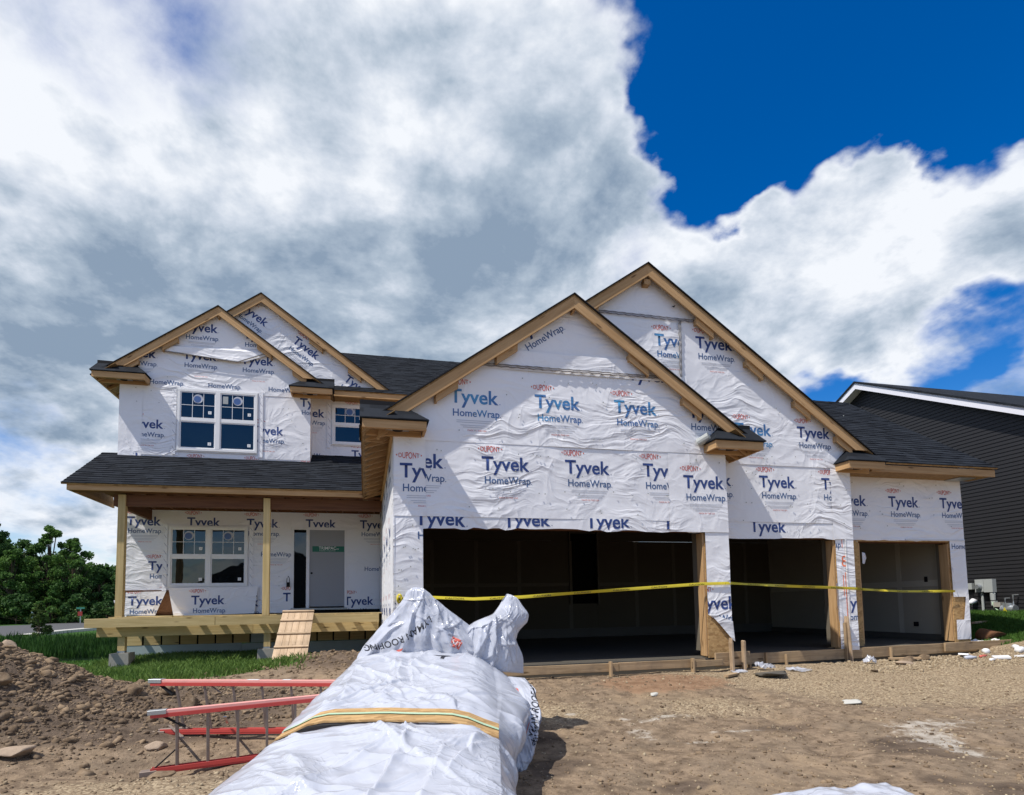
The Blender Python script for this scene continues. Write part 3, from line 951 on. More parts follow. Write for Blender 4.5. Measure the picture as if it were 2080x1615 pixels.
box('taped_joint', 12.287, 12.292, 10.24, 16.2, 1.2, 1.34, M['tapejoint_lit'], h)
box('outlet_box', 12.28, 12.292, 11.15, 11.27, .30, .40, M['black'], h)
box('outlet_box', 12.28, 12.286, 10.85, 10.93, 1.30, 1.42, M['black'], h)
box('garage_ceiling', .56, 12.3, 10.3, 16.42, 3.245, 3.29, DW, h)  # added cover above the ceiling to stop light leaking in
box('garage_ceiling', .56, 9.0, 9.75, 10.295, 3.245, 3.29, DW, h)  # second added cover against the same light leak
# stub walls behind each pier, with a pale drywall edge
for x0, x1, y0, y1 in ((5.60, 5.70, 9.17, 9.44), (8.74, 8.84, 9.75, 9.95), (12.07, 12.29, 10.26, 10.42)):
    box('drywall_return', x0 , x1, y0, y1, .1, 3.2, M['tapejoint'], h)
# wooden jambs
for x0, y0, y1, z1 in ((5.540, 9.012, 9.20, 2.13), (8.676, 9.592, 9.78, 2.11), (12.010, 10.102, 10.30, 2.11), (9.742, 10.10, 10.30, 2.11)):
    board('jamb_board', (x0 + .016, (y0 + y1) / 2, .03), (x0 + .016, (y0 + y1) / 2, z1 - .04), y1 - y0, .032, SPF if x0 != 8.676 else SPF, h, up=(1, 0, 0))
for x0, x1, y0, z1 in ((.849, 5.54, 9.012, 2.13), (6.41, 8.676, 9.592, 2.11), (9.775, 12.01, 10.102, 2.11)):
    board('header_board', (x0, y0 + .10, z1 + .0), (x1, y0 + .10, z1 + .0), .15, .035, M['lvl'], h)

# ---- gable roofs
def gable(xc, zr, s, xl, xr, y0, y1, yb=None, hv=.195, lookouts=(), left_end=None, right_end=None, deck='osb', y1r=None):
    """ridge at xc,zr; slabs from x=xl / xr up to the ridge, from y0 back to y1; rake boards at y0; lookouts back to wall yb"""
    y1r = y1r or y1
    for sg, xe, ye in ((-1, xl, y1), (1, xr, y1r)):
        ze = zr - s * abs(xc - xe)
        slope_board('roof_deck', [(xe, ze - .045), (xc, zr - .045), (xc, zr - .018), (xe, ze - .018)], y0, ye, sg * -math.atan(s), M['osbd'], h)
        xo = xe + sg * .025; zo = ze - s * .025
        slope_board('roof_shingles', [(xo, zo - .017), (xc, zr - .017), (xc, zr + .004), (xo, zo + .004)], y0 - .03, ye, sg * -math.atan(s), M['black'], h)
        xr_ = left_end if sg < 0 else right_end
        xr_ = xr_ if xr_ is not None else xe
        zt = zr - .046 - s * abs(xc - xr_)
        hx = hv / s
        poly = [(xr_, zt), (xc, zr - .046), (xc, zr - .046 - hv), (xr_ - sg * hx, zt)]
        if sg > 0: poly = [poly[0], poly[3], poly[2], poly[1]]
        slope_board('rake_board', poly, y0, y0 + .038, sg * -math.atan(s), SPF, h)
        # second ply behind the rake board
        if yb:
            poly2 = [(p[0], p[1] - .0) for p in poly]
            for t in lookouts:
                xx = xc + sg * t; zt2 = zr - .05 - s * t
                slope_board('lookout', [(xx, zt2 - .16), (xx + sg * .34, zt2 - s * .34 - .16), (xx + sg * .34, zt2 - s * .34 - .30), (xx, zt2 - .30)][:: (1 if sg > 0 else -1)], y0 + .04, y0 + .078, sg * -math.atan(s), SPF, h)
                board('lookout', (xx + sg * .02, y0 + .08, zt2 - .24), (xx + sg * .02, yb - .02, zt2 - .24), .038, .11, SPF, h)
                # edge-on block fixing the lookout to the wall
                board('lookout', (xx + sg * .34, y0 + .08, zt2 - .24 - s * .34), (xx + sg * .34, yb - .02, zt2 - .24 - s * .34), .038, .11, SPF, h)


gable(3.29, 5.935, .705, -.05, 6.62, 8.82, 9.62, yb=9.0, lookouts=(.95, 1.9, 2.75), left_end=.30, right_end=6.28, y1r=10.6)
slope_board('roof_deck', [(-.05, 3.53), (3.29, 5.885), (3.29, 5.91), (-.05, 3.555)], 9.622, 16.0, math.atan(.705), M['osbd'], h)
gable(4.915, 6.994, .702, -.0, 9.78, 9.40, 13.5, yb=9.58, lookouts=(.95, 1.95, 2.95, 3.85), right_end=9.42)
board('ridge_block', (3.29, 8.86, 5.70), (3.29, 8.99, 5.70), .04, .10, SPF, h)
board('ridge_block', (4.915, 9.44, 6.66), (4.915, 9.57, 6.66), .12, .10, SPF, h)


# ---- boxed eave returns with little shingled hips
def cornice(x0, x1, y0, yw, z0, zt, out=-1):
    """box return from x0 to x1, front y0, wall yw, fascia z0..zt; out=-1 when the open corner is on the left"""
    board('fascia_board', (x0, y0 + .019, (z0 + zt) / 2), (x1, y0 + .019, (z0 + zt) / 2), .038, zt - z0, SPF, h)
    xi = x1 if out < 0 else x0
    board('fascia_board', (xi - .019 * (1 if out < 0 else -1), y0 + .04, (z0 + zt) / 2), (xi - .019 * (1 if out < 0 else -1), yw - .015, (z0 + zt) / 2), .038, zt - z0, SPF, h)
    # soffit framing behind the fascia, seen from below
    xa, xb = (x0 + .06, x1 - .045) if out < 0 else (x0 + .045, x1 - .06)
    board('soffit_nailer', (xa, yw - .05, z0 + .03), (xb, yw - .05, z0 + .03), .038, .09, SPF, h)
    board('soffit_nailer', (xa, y0 + .07, z0 + .05), (xb, y0 + .07, z0 + .05), .03, .09, SPF, h)
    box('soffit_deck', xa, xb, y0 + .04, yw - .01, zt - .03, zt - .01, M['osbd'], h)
    cx_ = (x0 + x1) / 2 + (.05 if out < 0 else -.05); cy_ = (y0 + yw) / 2
    mbx = MB(); mbx.box(cx_ - .17, cx_ + .17, cy_ - .09, cy_ + .09, z0 + .045, z0 + .06)
    fx = mbx.build('soffit_light_plate', M['metal'], h)
    mb2 = MB(); mb2.tube([(cx_, cy_, z0 + .03), (cx_, cy_, z0 + .0445)], .075, 16)
    mb2.build('soffit_light', M['black'], fx)
    # hip roof on the return
    e = .035; rise = (yw - y0 + e) * .78
    xa, xb = x0 - e, x1 + e
    zt2 = zt + .006
    k = (yw - y0 + e)
    V = [(xa, y0 - e, zt2), (xb, y0 - e, zt2), (xb, yw, zt2), (xa, yw, zt2), (xa + (0 if out < 0 else k * .8), yw, zt2 + rise), (xb - (k * .8 if out < 0 else 0), yw, zt2 + rise),
         (xa, y0 - e, zt2 + .014), (xb, y0 - e, zt2 + .014), (xb, yw, zt2 + .014), (xa, yw, zt2 + .014)]
    F = [(3, 2, 1, 0), (0, 1, 7, 6), (1, 2, 8, 7), (3, 0, 6, 9), (6, 7, 5, 4), (7, 8, 5), (9, 6, 4), (2, 3, 9, 4, 5, 8)]
    raw('return_shingles', V, F, M['shingle'], h)
    # black felt turned up against the wall
    raw('roofing_felt', [(xa + .0, yw - .014, zt2 + rise * .7), (xb, yw - .014, zt2 + .02), (xb + (.0), yw - .014, zt2 + .06), (xb - k * .8, yw - .014, zt2 + rise + .05), (xa, yw - .014, zt2 + rise + .06)] if out < 0 else
        [(xa, yw - .014, zt2 + .02), (xb, yw - .014, zt2 + rise * .7), (xb, yw - .014, zt2 + rise + .06), (xa + k * .8, yw - .014, zt2 + rise + .05), (xa, yw - .014, zt2 + .06)], [(0, 1, 2, 3, 4)], M['black'], h)


cornice(-.03, .88, 8.60, 9.0, 3.485, 3.61, -1)
cornice(5.61, 6.51, 8.60, 9.0, 3.455, 3.585, 1)
cornice(8.79, 9.60, 9.20, 9.58, 3.385, 3.52, 1)
cornice(-6.16, -5.05, 15.50, 15.9, 6.40, 6.54, -1)
cornice(-1.80, -.79, 15.50, 15.9, 6.34, 6.48, 1)


# side overhang on the left of the garage: fascia and rafter tails
board('fascia_board', (-.011, 8.64, 3.547), (-.011, 14.06, 3.547), .038, .125, SPF, h)
for i in range(13):
    yy = 9.10 + i * .41
    slope_board('rafter_tail', [(.01, 3.475 - .03), (.42, 3.765 - .03), (.42, 3.60 - .05), (.01, 3.49 - .04 - .11 + .08)][::-1], yy, yy + .038, math.atan(.7), SPF, h)
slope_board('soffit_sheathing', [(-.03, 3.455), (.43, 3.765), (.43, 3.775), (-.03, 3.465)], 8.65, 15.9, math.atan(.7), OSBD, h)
board('soffit_nailer', (.395, 9.0, 3.50), (.395, 15.9, 3.50), .038, .14, SPF, h)
board('fascia_board', (6.491, 8.64, 3.52), (6.491, 9.56, 3.52), .038, .125, SPF, h)
slope_board('soffit_sheathing', [(6.02, 3.80), (6.48, 3.475), (6.48, 3.485), (6.02, 3.81)], 8.65, 9.57, -math.atan(.7), OSBD, h)
for yy in (8.9, 9.25):
    board('rafter_tail', (6.03, yy, 3.68), (6.47, yy, 3.47), .038, .08, SPF, h)


# ---- shingled roof planes with real courses
def clip2(poly, a, b, c_):
    out = []
    n = len(poly)
    for i in range(n):
        p, q = poly[i], poly[(i + 1) % n]
        dp = a * p[0] + b * p[1] - c_; dq = a * q[0] + b * q[1] - c_
        if dp <= 0: out.append(p)
        if dp * dq < 0:
            t = dp / (dp - dq); out.append((p[0] + t * (q[0] - p[0]), p[1] + t * (q[1] - p[1])))
    return out


def roof_plane(P0, U, Vd, poly, parent, th=.03):
    """poly in (u along eave, v up the slope). Deck slab plus one wedge per shingle course, cut into tabs of uneven thickness"""
    P0 = Vector(P0); U = Vector(U).normalized(); Vd = Vector(Vd).normalized(); Nn = U.cross(Vd).normalized()
    me_mat = Matrix(((U.x, Vd.x, Nn.x, P0.x), (U.y, Vd.y, Nn.y, P0.y), (U.z, Vd.z, Nn.z, P0.z), (0, 0, 0, 1)))
    pl = par_loc(parent)
    n = len(poly)
    V = [(p[0], p[1], -th) for p in poly] + [(p[0], p[1], 0) for p in poly]
    F = [tuple(range(n - 1, -1, -1)), tuple(range(n, 2 * n))] + [(i, (i + 1) % n, (i + 1) % n + n, i + n) for i in range(n)]
    d = raw('roof_deck', V, F, M['osbd'], None); d.parent = parent; d.matrix_basis = Matrix.Translation(-pl) @ me_mat
    V = []; F = []
    v1 = max(p[1] for p in poly); v = 0.; r = 0
    ex = .143
    while v < v1:
        band = clip2(clip2(poly, 0, -1, -v), 0, 1, min(v + ex, v1))
        if len(band) >= 3:
            u0 = min(p[0] for p in band); u1 = max(p[0] for p in band)
            u = u0 - random.random() * .3
            while u < u1:
                w = random.choice((.16, .22, .3, .36, .42))
                c_ = clip2(clip2(band, -1, 0, -u), 1, 0, u + w)
                u += w
                if len(c_) < 3: continue
                t = .010 + random.choice((0, .006)) + random.random() * .002
                o = len(V); k = len(c_)
                lo = [(p[0], p[1], .001) for p in c_]
                hi = [(p[0], p[1], .003 + t * (1 - (p[1] - v) / ex * .75)) for p in c_]
                V += lo + hi
                F.append(tuple(range(o + k, o + 2 * k)))
                F += [(o + i, o + (i + 1) % k, o + (i + 1) % k + k, o + i + k) for i in range(k)]
        v += ex; r += 1
    s_ = raw('roof_shingles', V, F, M['shingle'], None); s_.parent = parent; s_.matrix_basis = Matrix.Translation(-pl) @ me_mat
    tag(s_, kind='stuff')
    return s_


# porch roof
sl_ = (4.72 - 3.60) / (16.0 - 14.05)
Ls = math.hypot(1.95, 1.12)
roof_plane((-6.06, 14.04, 3.60), (1, 0, 0), (0, 1.95, 1.12), [(0, 0), (6.02, 0), (6.02, Ls * 1.28), (4.80, Ls * 1.28), (4.80, Ls), (0, Ls)][:0] or [(0, 0), (6.02, 0), (6.02, Ls * 1.3), (0, Ls * 1.0)], h)
board('fascia_board', (-5.97, 14.10, 3.525), (-.035, 14.10, 3.525), .038, .12, SPF, h)
board('fascia_board', (-5.955, 14.12, 3.525), (-5.955, 16.45, 3.525), .038, .12, SPF, h)
raw('porch_gable_end', [(-5.93, 14.2, 3.55), (-5.93, 16.4, 3.55), (-5.93, 16.0, 4.60), (-5.93, 15.9, 4.58)], [(0, 1, 2, 3)], OSBD, h)
board('porch_beam', (-5.20, 14.40, 3.315), (.40, 14.40, 3.315), .09, .25, M['lvl'], h)
board('porch_beam', (-5.15, 14.46, 3.315), (-5.15, 16.45, 3.315), .09, .25, M['lvl'], h)
box('porch_ceiling', -5.55, .42, 14.46, 16.45, 3.535, 3.55, M['lvl'], h)
box('porch_soffit', -5.93, .42, 14.13, 14.35, 3.462, 3.48, M['lvl'], h)
for i in range(14):
    xx = -5.0 + i * .405
    board('ceiling_joist', (xx, 14.46, 3.485), (xx, 16.44, 3.485), .038, .09, M['lvl'], h)
for i in range(16):
    xx = -5.9 + i * .405
    board('rafter_tail', (xx, 14.12, 3.52), (xx, 14.34, 3.60), .038, .09, SPF, h)
board('ledger_board', (-5.6, 16.42, 3.50), (.42, 16.42, 3.50), .038, .12, M['lvl'], h)
# main roof and the strip of eave under the far gable
roof_plane((-.83, 16.08, 6.665), (1, 0, 0), (0, 1, S), [(0, 0), (1.72, 0), (1.72, .42), (0, .42)], h)
roof_plane((-.83, 16.08, 6.665), (1, 0, 0), (0, 1, S), [(1.725, 0), (9.0, 0), (9.0, 4.45), (-1.95, 4.45)], h)
board('fascia_board', (-.80, 16.12, 6.585), (5.0, 16.12, 6.585), .038, .14, SPF, h)
box('soffit_deck', -.80, 5.0, 16.14, 16.49, 6.50, 6.52, OSBD, h)
roof_plane((8.17, 23.38, 6.66), (-1, 0, 0), (0, -1, S), [(0, 0), (10.9, 0), (10.9, 4.43), (0, 4.43)], h)
# single-bay roof on the right
roof_plane((9.20, 9.50, 3.60), (1, 0, 0), (0, 1, .70), [(0, 0), (3.56, 0), (3.56, 4.63), (-1.6, 4.63)], h)
roof_plane((12.76, 17.1, 3.60), (-1, 0, 0), (0, -1, .70), [(0, 0), (3.9, 0), (3.9, 4.63), (0, 4.63)], h)
board('fascia_board', (9.62, 9.555, 3.49), (12.72, 9.555, 3.49), .038, .14, SPF, h)
box('soffit_deck', 9.13, 12.70, 9.60, 10.08, 3.435, 3.45, OSBD, h)
slope_board('soffit_patch', [(12.0, 3.415), (12.42, 3.415), (12.42, 3.43), (12.0, 3.43)], 9.7, 10.06, 0, M['metal'], h)
for xs0 in (12.70,):
    raw('rake_board', [(12.68, 9.55, 3.42), (12.68, 9.55, 3.57), (12.68, 13.3, 6.17), (12.68, 13.3, 6.0), (12.72, 9.55, 3.42), (12.72, 9.55, 3.57), (12.72, 13.3, 6.17), (12.72, 13.3, 6.0)],
        [(0, 3, 2, 1), (4, 5, 6, 7), (0, 1, 5, 4), (0, 4, 7, 3)], SPF, h)

# ---- upper storey and porch walls
mb = MB()   # bay wall
mb.box(-5.7, -4.40, 15.9, 16.02, 4.55, 6.6); mb.box(-2.63, -1.34, 15.9, 16.02, 4.55, 6.6); mb.box(-4.40, -2.63, 15.9, 16.02, 4.55, 4.83); mb.box(-4.40, -2.63, 15.9, 16.02, 6.35, 6.6)
mb.prism([(-5.7, 6.6), (-1.34, 6.6), (-1.34, 6.8), (-3.53, 8.40), (-5.7, 6.83)], 15.9, 16.02)
mb.build('wall', OSB, h)
box('wall', -1.42, -1.34, 16.022, 16.498, 4.6, 6.6, M['wrap'], h)
mb = MB()   # set-back wall with the small window, and the far gable above
mb.box(-1.34, -.80, 16.5, 16.62, 4.6, 6.7); mb.box(.05, 5.0, 16.5, 16.62, 4.6, 6.7); mb.box(-.80, .05, 16.5, 16.62, 4.6, 5.31); mb.box(-.80, .05, 16.5, 16.62, 6.40, 6.7)
mb.prism([(-5.6, 6.7), (.62, 6.7), (-2.636, 9.15), (-5.6, 7.0)], 16.5, 16.62)
mb.build('wall', OSB, h)
mb = MB()
mb.box(-5.7, -4.70, 16.5, 16.62, .9, 3.6); mb.box(-2.91, -1.84, 16.5, 16.62, .9, 3.6); mb.box(-.44, .43, 16.5, 16.62, .9, 3.6); mb.box(-4.70, -2.91, 16.5, 16.62, .9, 1.53); mb.box(-4.70, -2.91, 16.5, 16.62, 3.04, 3.6); mb.box(-1.84, -.44, 16.5, 16.62, 3.07, 3.6)
mb.build('wall', M['osbd'], h)
box('wall', -5.7, -5.6, 16.03, 23.0, 3.7, 6.6, M['wrap'], h)
box('wall', -5.7, -5.6, 16.63, 23.0, .35, 3.695, M['wrap'], h)
box('wall', -5.7, 8.0, 23.0, 23.1, .35, 6.6, M['wrap'], h)
box('wall', 8.0, 8.1, 16.7, 23.0, .35, 6.6, M['wrap'], h)
raw('wall', [(8.05, 16.6, 6.6), (8.05, 23, 6.6), (8.05, 19.75, 8.9)], [(0, 1, 2)], M['wrap'], h)
box('second_floor', -5.65, 8.0, 16.65, 23, 3.72, 3.9, OSBD, h)
box('first_floor', -5.65, 8.0, 16.65, 23, .80, .92, OSBD, h)
gable(-3.53, 8.491, .722, -6.24, -.80, 15.72, 18.6, yb=15.9, lookouts=(.9, 1.75), left_end=-5.82, right_end=-1.24)
gable(-2.636, 9.237, .722, -6.0, .83, 16.32, 19.8, yb=16.5, lookouts=(1.2, 2.2), right_end=.75)
board('fascia_board', (-6.14, 15.54, 6.47), (-6.14, 20.0, 6.47), .038, .14, SPF, h)
slope_board('soffit_sheathing', [(-6.16, 6.44), (-5.7, 6.77), (-5.7, 6.78), (-6.16, 6.45)], 15.55, 22, math.atan(.72), OSBD, h)
for i in range(5):
    yy = 15.75 + i * .6
    board('rafter_tail', (-6.12, yy, 6.42), (-5.71, yy, 6.64), .038, .09, SPF, h)
board('ridge_block', (-3.53, 15.76, 8.24), (-3.53, 15.88, 8.24), .04, .10, SPF, h)

# ---- foundation and rim under the porch
box('foundation_wall', -5.62, -3.02, 16.47, 16.6, -.6, .10, M['foundation'], h)
box('foundation_wall', -3.01, .43, 16.474, 16.6, -.6, .08, M['foundation'], h)
box('foundation_wall', .33, .43, 9.3, 16.46, -.6, -.01, M['concrete'], h)
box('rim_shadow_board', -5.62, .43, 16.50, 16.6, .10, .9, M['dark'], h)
for i in range(15):
    xx = -5.62 + i * .405
    x1 = min(xx + (.365 if i else .36), .42)
    box('rim_panel', xx, x1, 16.465, 16.495, .105, .80, TRT if i not in (7,) else M['foundation'], h)

# ---- porch platform
board('rim_joist', (-5.55, 14.06, .70), (-3.1, 14.06, .70), .038, .185, TRT, h)
board('rim_joist', (-3.09, 14.06, .70), (.33, 14.06, .70), .038, .185, TRT, h)
for i in range(15):
    xx = -5.50 + i * .405
    board('deck_joist', (xx, 14.085, .70), (xx, 16.45, .70), .038, .18, TRT, h)
board('porch_girder', (-5.46, 14.43, .50), (-2.4, 14.43, .50), .04, .20, TRT, h)
board('porch_girder', (-2.39, 14.43, .50), (.33, 14.43, .50), .04, .20, TRT, h)
board('porch_girder', (-5.46, 14.56, .50), (.33, 14.56, .50), .04, .20, TRT, h)
for i in range(13):
    yy = 14.62 + i * .142
    board('deck_board', (-5.3, yy, .805), (.42, yy, .805), .138, .025, TRT, h)
board('deck_board', (-5.2, 14.35, .805), (-4.0, 14.35, .805), .12, .03, TRT, h)
for xx in (-5.03, -2.13):
    board('porch_post', (xx, 14.38 + .0, .797), (xx, 14.38, 3.43), .14, .14, TRT, h, up=(0, 1, 0))
    board('porch_post', (xx + .02, 14.52, .10), (xx + .02, 14.52, .60), .14, .13, TRT, h, up=(0, 1, 0))
    box('post_base', xx - .05, xx + .09, 14.45, 14.59, .06, .098, M['metal'], h)
    mb = MB(); a = .18
    x0 = xx + .02
    mb.add([(x0 - a - .02, 14.33, -.7), (x0 + a + .02, 14.33, -.7), (x0 + a + .02, 14.75, -.7), (x0 - a - .02, 14.75, -.7), (x0 - a, 14.35, .05), (x0 + a, 14.35, .06), (x0 + a, 14.72, .06), (x0 - a, 14.72, .05)], BOXF)
    mb.build('pier_footing', M['concrete'], h)
for i in range(2):
    board('joist_hanger_block', (-.5 + i * .3, 14.46, .42), (-.5 + i * .3, 14.46, .58), .06, .03, M['metal'], h, up=(0, 1, 0))


# ---- windows and door
def window(x0, x1, z0, z1, y, bays, stick=()):
    fr = .055
    mb = MB()
    mb.box(x0, x1, y - .045, y + .06, z0, z0 + fr); mb.box(x0, x1, y - .045, y + .06, z1 - fr, z1)
    mb.box(x0, x0 + fr, y - .044, y + .06, z0 + fr, z1 - fr); mb.box(x1 - fr, x1, y - .044, y + .06, z0 + fr, z1 - fr)
    mb.box(x0 - .03, x1 + .03, y - .02, y - .012, z0 - .03, z0); mb.box(x0 - .03, x1 + .03, y - .02, y - .012, z1, z1 + .03)
    win = mb.build('window', M['vinyl'], h)
    if bays == 2:
        xm = (x0 + x1) / 2
        box('mullion', xm - .05, xm + .05, y - .047, y + .05, z0 + fr, z1 - fr, M['vinyl'], win)
        spans = [(x0 + fr, xm - .05), (xm + .05, x1 - fr)]
    else: spans = [(x0 + fr, x1 - fr)]
    zm = (z0 + z1) / 2
    for bi, (a, c_) in enumerate(spans):
        box('meeting_rail', a, c_, y - .035, y + .04, zm - .03, zm + .03, M['vinyl'], win)
        for si, (q0, q1, yo) in enumerate(((z0 + fr, zm - .03, .0), (zm + .03, z1 - fr, -.012))):
            sb = MB(); t = .03
            yf = y - .022 + yo
            sb.box(a, c_, yf, yf + .03, q0, q0 + t); sb.box(a, c_, yf, yf + .03, q1 - t, q1)
            sb.box(a, a + t, yf + .001, yf + .03, q0 + t, q1 - t); sb.box(c_ - t, c_, yf + .001, yf + .03, q0 + t, q1 - t)
            sb.build('sash', M['vinyl'], win)
            gl = box('glass_pane', a + t, c_ - t, yf + .012, yf + .018, q0 + t, q1 - t, M['glass'], win)
            if si == 1:
                for k in (1, 2):
                    xx = a + t + (c_ - a - 2 * t) * k / 3
                    box('muntin', xx - .006, xx + .006, yf + .004, yf + .0115, q0 + t, q1 - t, M['vinyl'], win)
                zz_ = (q0 + q1) / 2
                box('muntin', a + t, c_ - t, yf + .003, yf + .0112, zz_ - .006, zz_ + .006, M['vinyl'], win)
                cxs = a + t + (c_ - a - 2 * t) * .5; czs = q0 + (q1 - q0) * .74; rr = min(.115, (c_ - a) * .14)
                if 'moon' in stick:
                    def disc(cx0, cz0, r0, yy, n=28):
                        return [(cx0 + r0 * math.cos(2 * math.pi * i / n), yy, cz0 + r0 * math.sin(2 * math.pi * i / n)) for i in range(n)]
                    raw('round_sticker', disc(cxs, czs, rr, yf + .0025), [tuple(range(28))], M['smallprint'], win)
                    raw('round_sticker', disc(cxs - rr * .12, czs - rr * .1, rr * .74, yf + .0018), [tuple(range(28))], M['blueglue'], win)
                if 'paper' in stick and bi == 1:
                    box('paper_sticker', a + t + .03, a + t + .15, yf + .001, yf + .002, czs - .09, czs + .1, M['greybox'], win)
            sx = c_ - t - .14; sz = q0 + t + (.06 if si == 0 else .10)
            st_ = box('square_sticker', sx, sx + .075, yf + .001, yf + .002, sz, sz + .075, M['white'], win)
            box('square_sticker', sx + .03, sx + .045, yf + .0002, yf + .0008, sz + .02, sz + .055, M['greybox'], win)
    return win


window(-4.43, -2.61, 4.83, 6.36, 15.88, 2, ('moon', 'paper'))
window(-.84, .09, 5.31, 6.40, 16.48, 1, ('moon',))
window(-4.72, -2.89, 1.53, 3.04, 16.48, 2, ('moon',))
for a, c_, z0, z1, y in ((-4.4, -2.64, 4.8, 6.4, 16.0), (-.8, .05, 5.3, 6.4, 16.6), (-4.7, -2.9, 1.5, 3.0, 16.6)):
    box('room_shade_panel', a, c_, y + .1, y + .14, z0, z1, M['dark'], h)  # dark panel painted as the unlit room
# entry door with sidelight
mb = MB()
y = 16.47
mb.box(-1.845, -1.775, y, y + .12, .95, 3.07); mb.box(-.505, -.44, y, y + .12, .95, 3.07); mb.box(-1.775, -.505, y, y + .12, 3.0, 3.07); mb.box(-1.47, -1.39, y + .001, y + .12, .95, 3.0)
dr = mb.build('entry_door', M['vinylt'], h)
box('door_leaf', -1.39, -.505, y + .03, y + .075, .985, 3.0, M['door'], dr)
box('sidelight_glass', -1.775, -1.47, y + .04, y + .05, .98, 3.0, M['glass'], dr)
box('threshold', -1.84, -.44, y - .05, y + .10, .90, .948, M['greybox'], dr)
box('door_label', -1.32, -.515, y + .026, y + .029, 2.42, 2.57, M['green'], dr)
Vt, Ft = text2d('TRIMPAC', .44, .085, .01)
raw('lettering', [(v[0] - 1.16, y + .024, v[1] + 2.48) for v in Vt], Ft, M['white'], dr)
Vt, Ft = text2d('inc', .06, .05)
raw('lettering', [(v[0] - .71, y + .024, v[1] + 2.48) for v in Vt], Ft, M['white'], dr)
Vt, Ft = text2d('building components', .40, .025)
raw('lettering', [(v[0] - 1.14, y + .024, v[1] + 2.44) for v in Vt], Ft, M['white'], dr)
mb = MB(); mb.tube([(-1.335, y + .02, 1.86), (-1.335, y + .03, 1.86)], .028, 12); mb.build('lock_bore', M['black'], dr)
mb = MB()
mb.tube([(-1.90, 16.42, 1.78), (-1.93, 16.40, 1.72), (-1.935, 16.40, 1.62)], .008, 6); mb.tube([(-1.90, 16.42, 1.78), (-1.87, 16.40, 1.72), (-1.865, 16.40, 1.62)], .008, 6)
mb.box(-1.94, -1.86, 16.39, 16.43, 1.50, 1.62)
mb.build('door_lockbox', M['black'], h)
box('electrical_box', -5.055, -4.975, 16.44, 16.485, 1.27, 1.39, M['black'], h)
box('wall_flashing', -5.78, -1.34, 15.80, 15.885, 4.555, 4.575, M['vinylt'], h)
box('wall_flashing', -1.32, .6, 16.40, 16.485, 4.83, 4.85, M['vinylt'], h)

# ================================================================== HOUSEWRAP
N_, F_ = 'navy', 'pale_blue'
P_ = 1.357


def gpoly(xc, zr, s, x0, x1, z0, z1):
    """strip z0..z1 of a gable under the line zr-s|x-xc| clipped to x0..x1 (convex)"""
    p = [(x0, z0), (x1, z0), (x1, zr - s * (x1 - xc)) if x1 > xc else (x1, zr)]
    big_ = [(x0, z0), (x1, z0), (x1, z1), (x0, z1)]
    c_ = clip2(big_, s, 1, zr + s * xc)
    c_ = clip2(c_, -s, 1, zr - s * xc)
    return c_


Y9 = FY(9.0)
zr1 = 5.86
sheet(Y9, gpoly(3.29, zr1, .705, .43, 6.02, 4.66, 5.9), 1, [dict(x=2.27, z=5.32, col='navy', parts='th', rot=.58)], h)
sheet(Y9, gpoly(3.29, zr1, .705, .43, 6.02, 3.44, 4.70), 2, [(1.276 - P_ * 0 + P_ * k, 4.283, F_ if k < 3 else N_) for k in range(4)] + [dict(x=4.25, z=4.86, col='navy', parts='t')], h)
sheet(Y9, [(.86, 2.28), (6.02, 2.28), (6.02, 3.47), (.86, 3.47)], 1, [(1.762 - P_ + P_ * k, 3.245, N_) for k in range(4)], h)
sheet(Y9, [(.84, 2.10), (5.58, 2.10), (5.58, 2.30), (.84, 2.30)], 0, [dict(x=.735 + P_ * k, z=2.372, col=N_, parts='t') for k in range(4)], h, ragged=.05)
sheet(Y9, [(.43, -.02), (.855, -.02), (.855, 2.30), (.43, 2.30)], 1, [(.735, 2.372, N_, 'th'), (-.3, 1.2, N_)], h)
sheet(Y9, [(.43, 2.28), (.90, 2.28), (.90, 3.50), (.43, 3.50)], 3, [(.515, 3.085, N_)], h)
sheet(Y9, [(4.93, 2.10), (6.02, 2.10), (6.02, 3.42), (4.93, 3.42)], 3, [(5.20, 3.07, N_)], h)
# right pier of the wide bay, torn away near the foot
sheet(Y9, [(5.575, .72), (6.02, .42), (6.02, 2.14), (5.575, 2.14)], 2, [(5.36, 1.03, N_)], h)
raw('torn_wrap_flap', [(5.60, 8.965, .74), (6.02, 8.955, .60), (6.03, 8.93, .26), (5.98, 8.93, .30), (5.83, 8.945, .48)], [(0, 1, 2, 3, 4)], M['wrap_back'], h)
# band of folded wrap across the gable with its seam of tape
sheet(FY(8.975), gpoly(3.29, zr1, .705, .9, 5.7, 4.64, 4.96), 1, [], h)
# left side wall and inner return walls
SX = ((.43, 0, 0), (0, -1, 0), (-1, 0, 0))
sheet(SX, [(-16.4, 0), (-9.0, 0), (-9.0, 3.6), (-16.4, 3.6)], 0, [dict(x=-16 + 1.357 * i, z=z_, col=N_) for i in range(5) for z_ in (1.0, 2.3, 3.4)], h, step=.2)
box('corner_wrap_fold', .418, .436, 8.975, 9.0, 0, 3.5, M['wrap'], h)

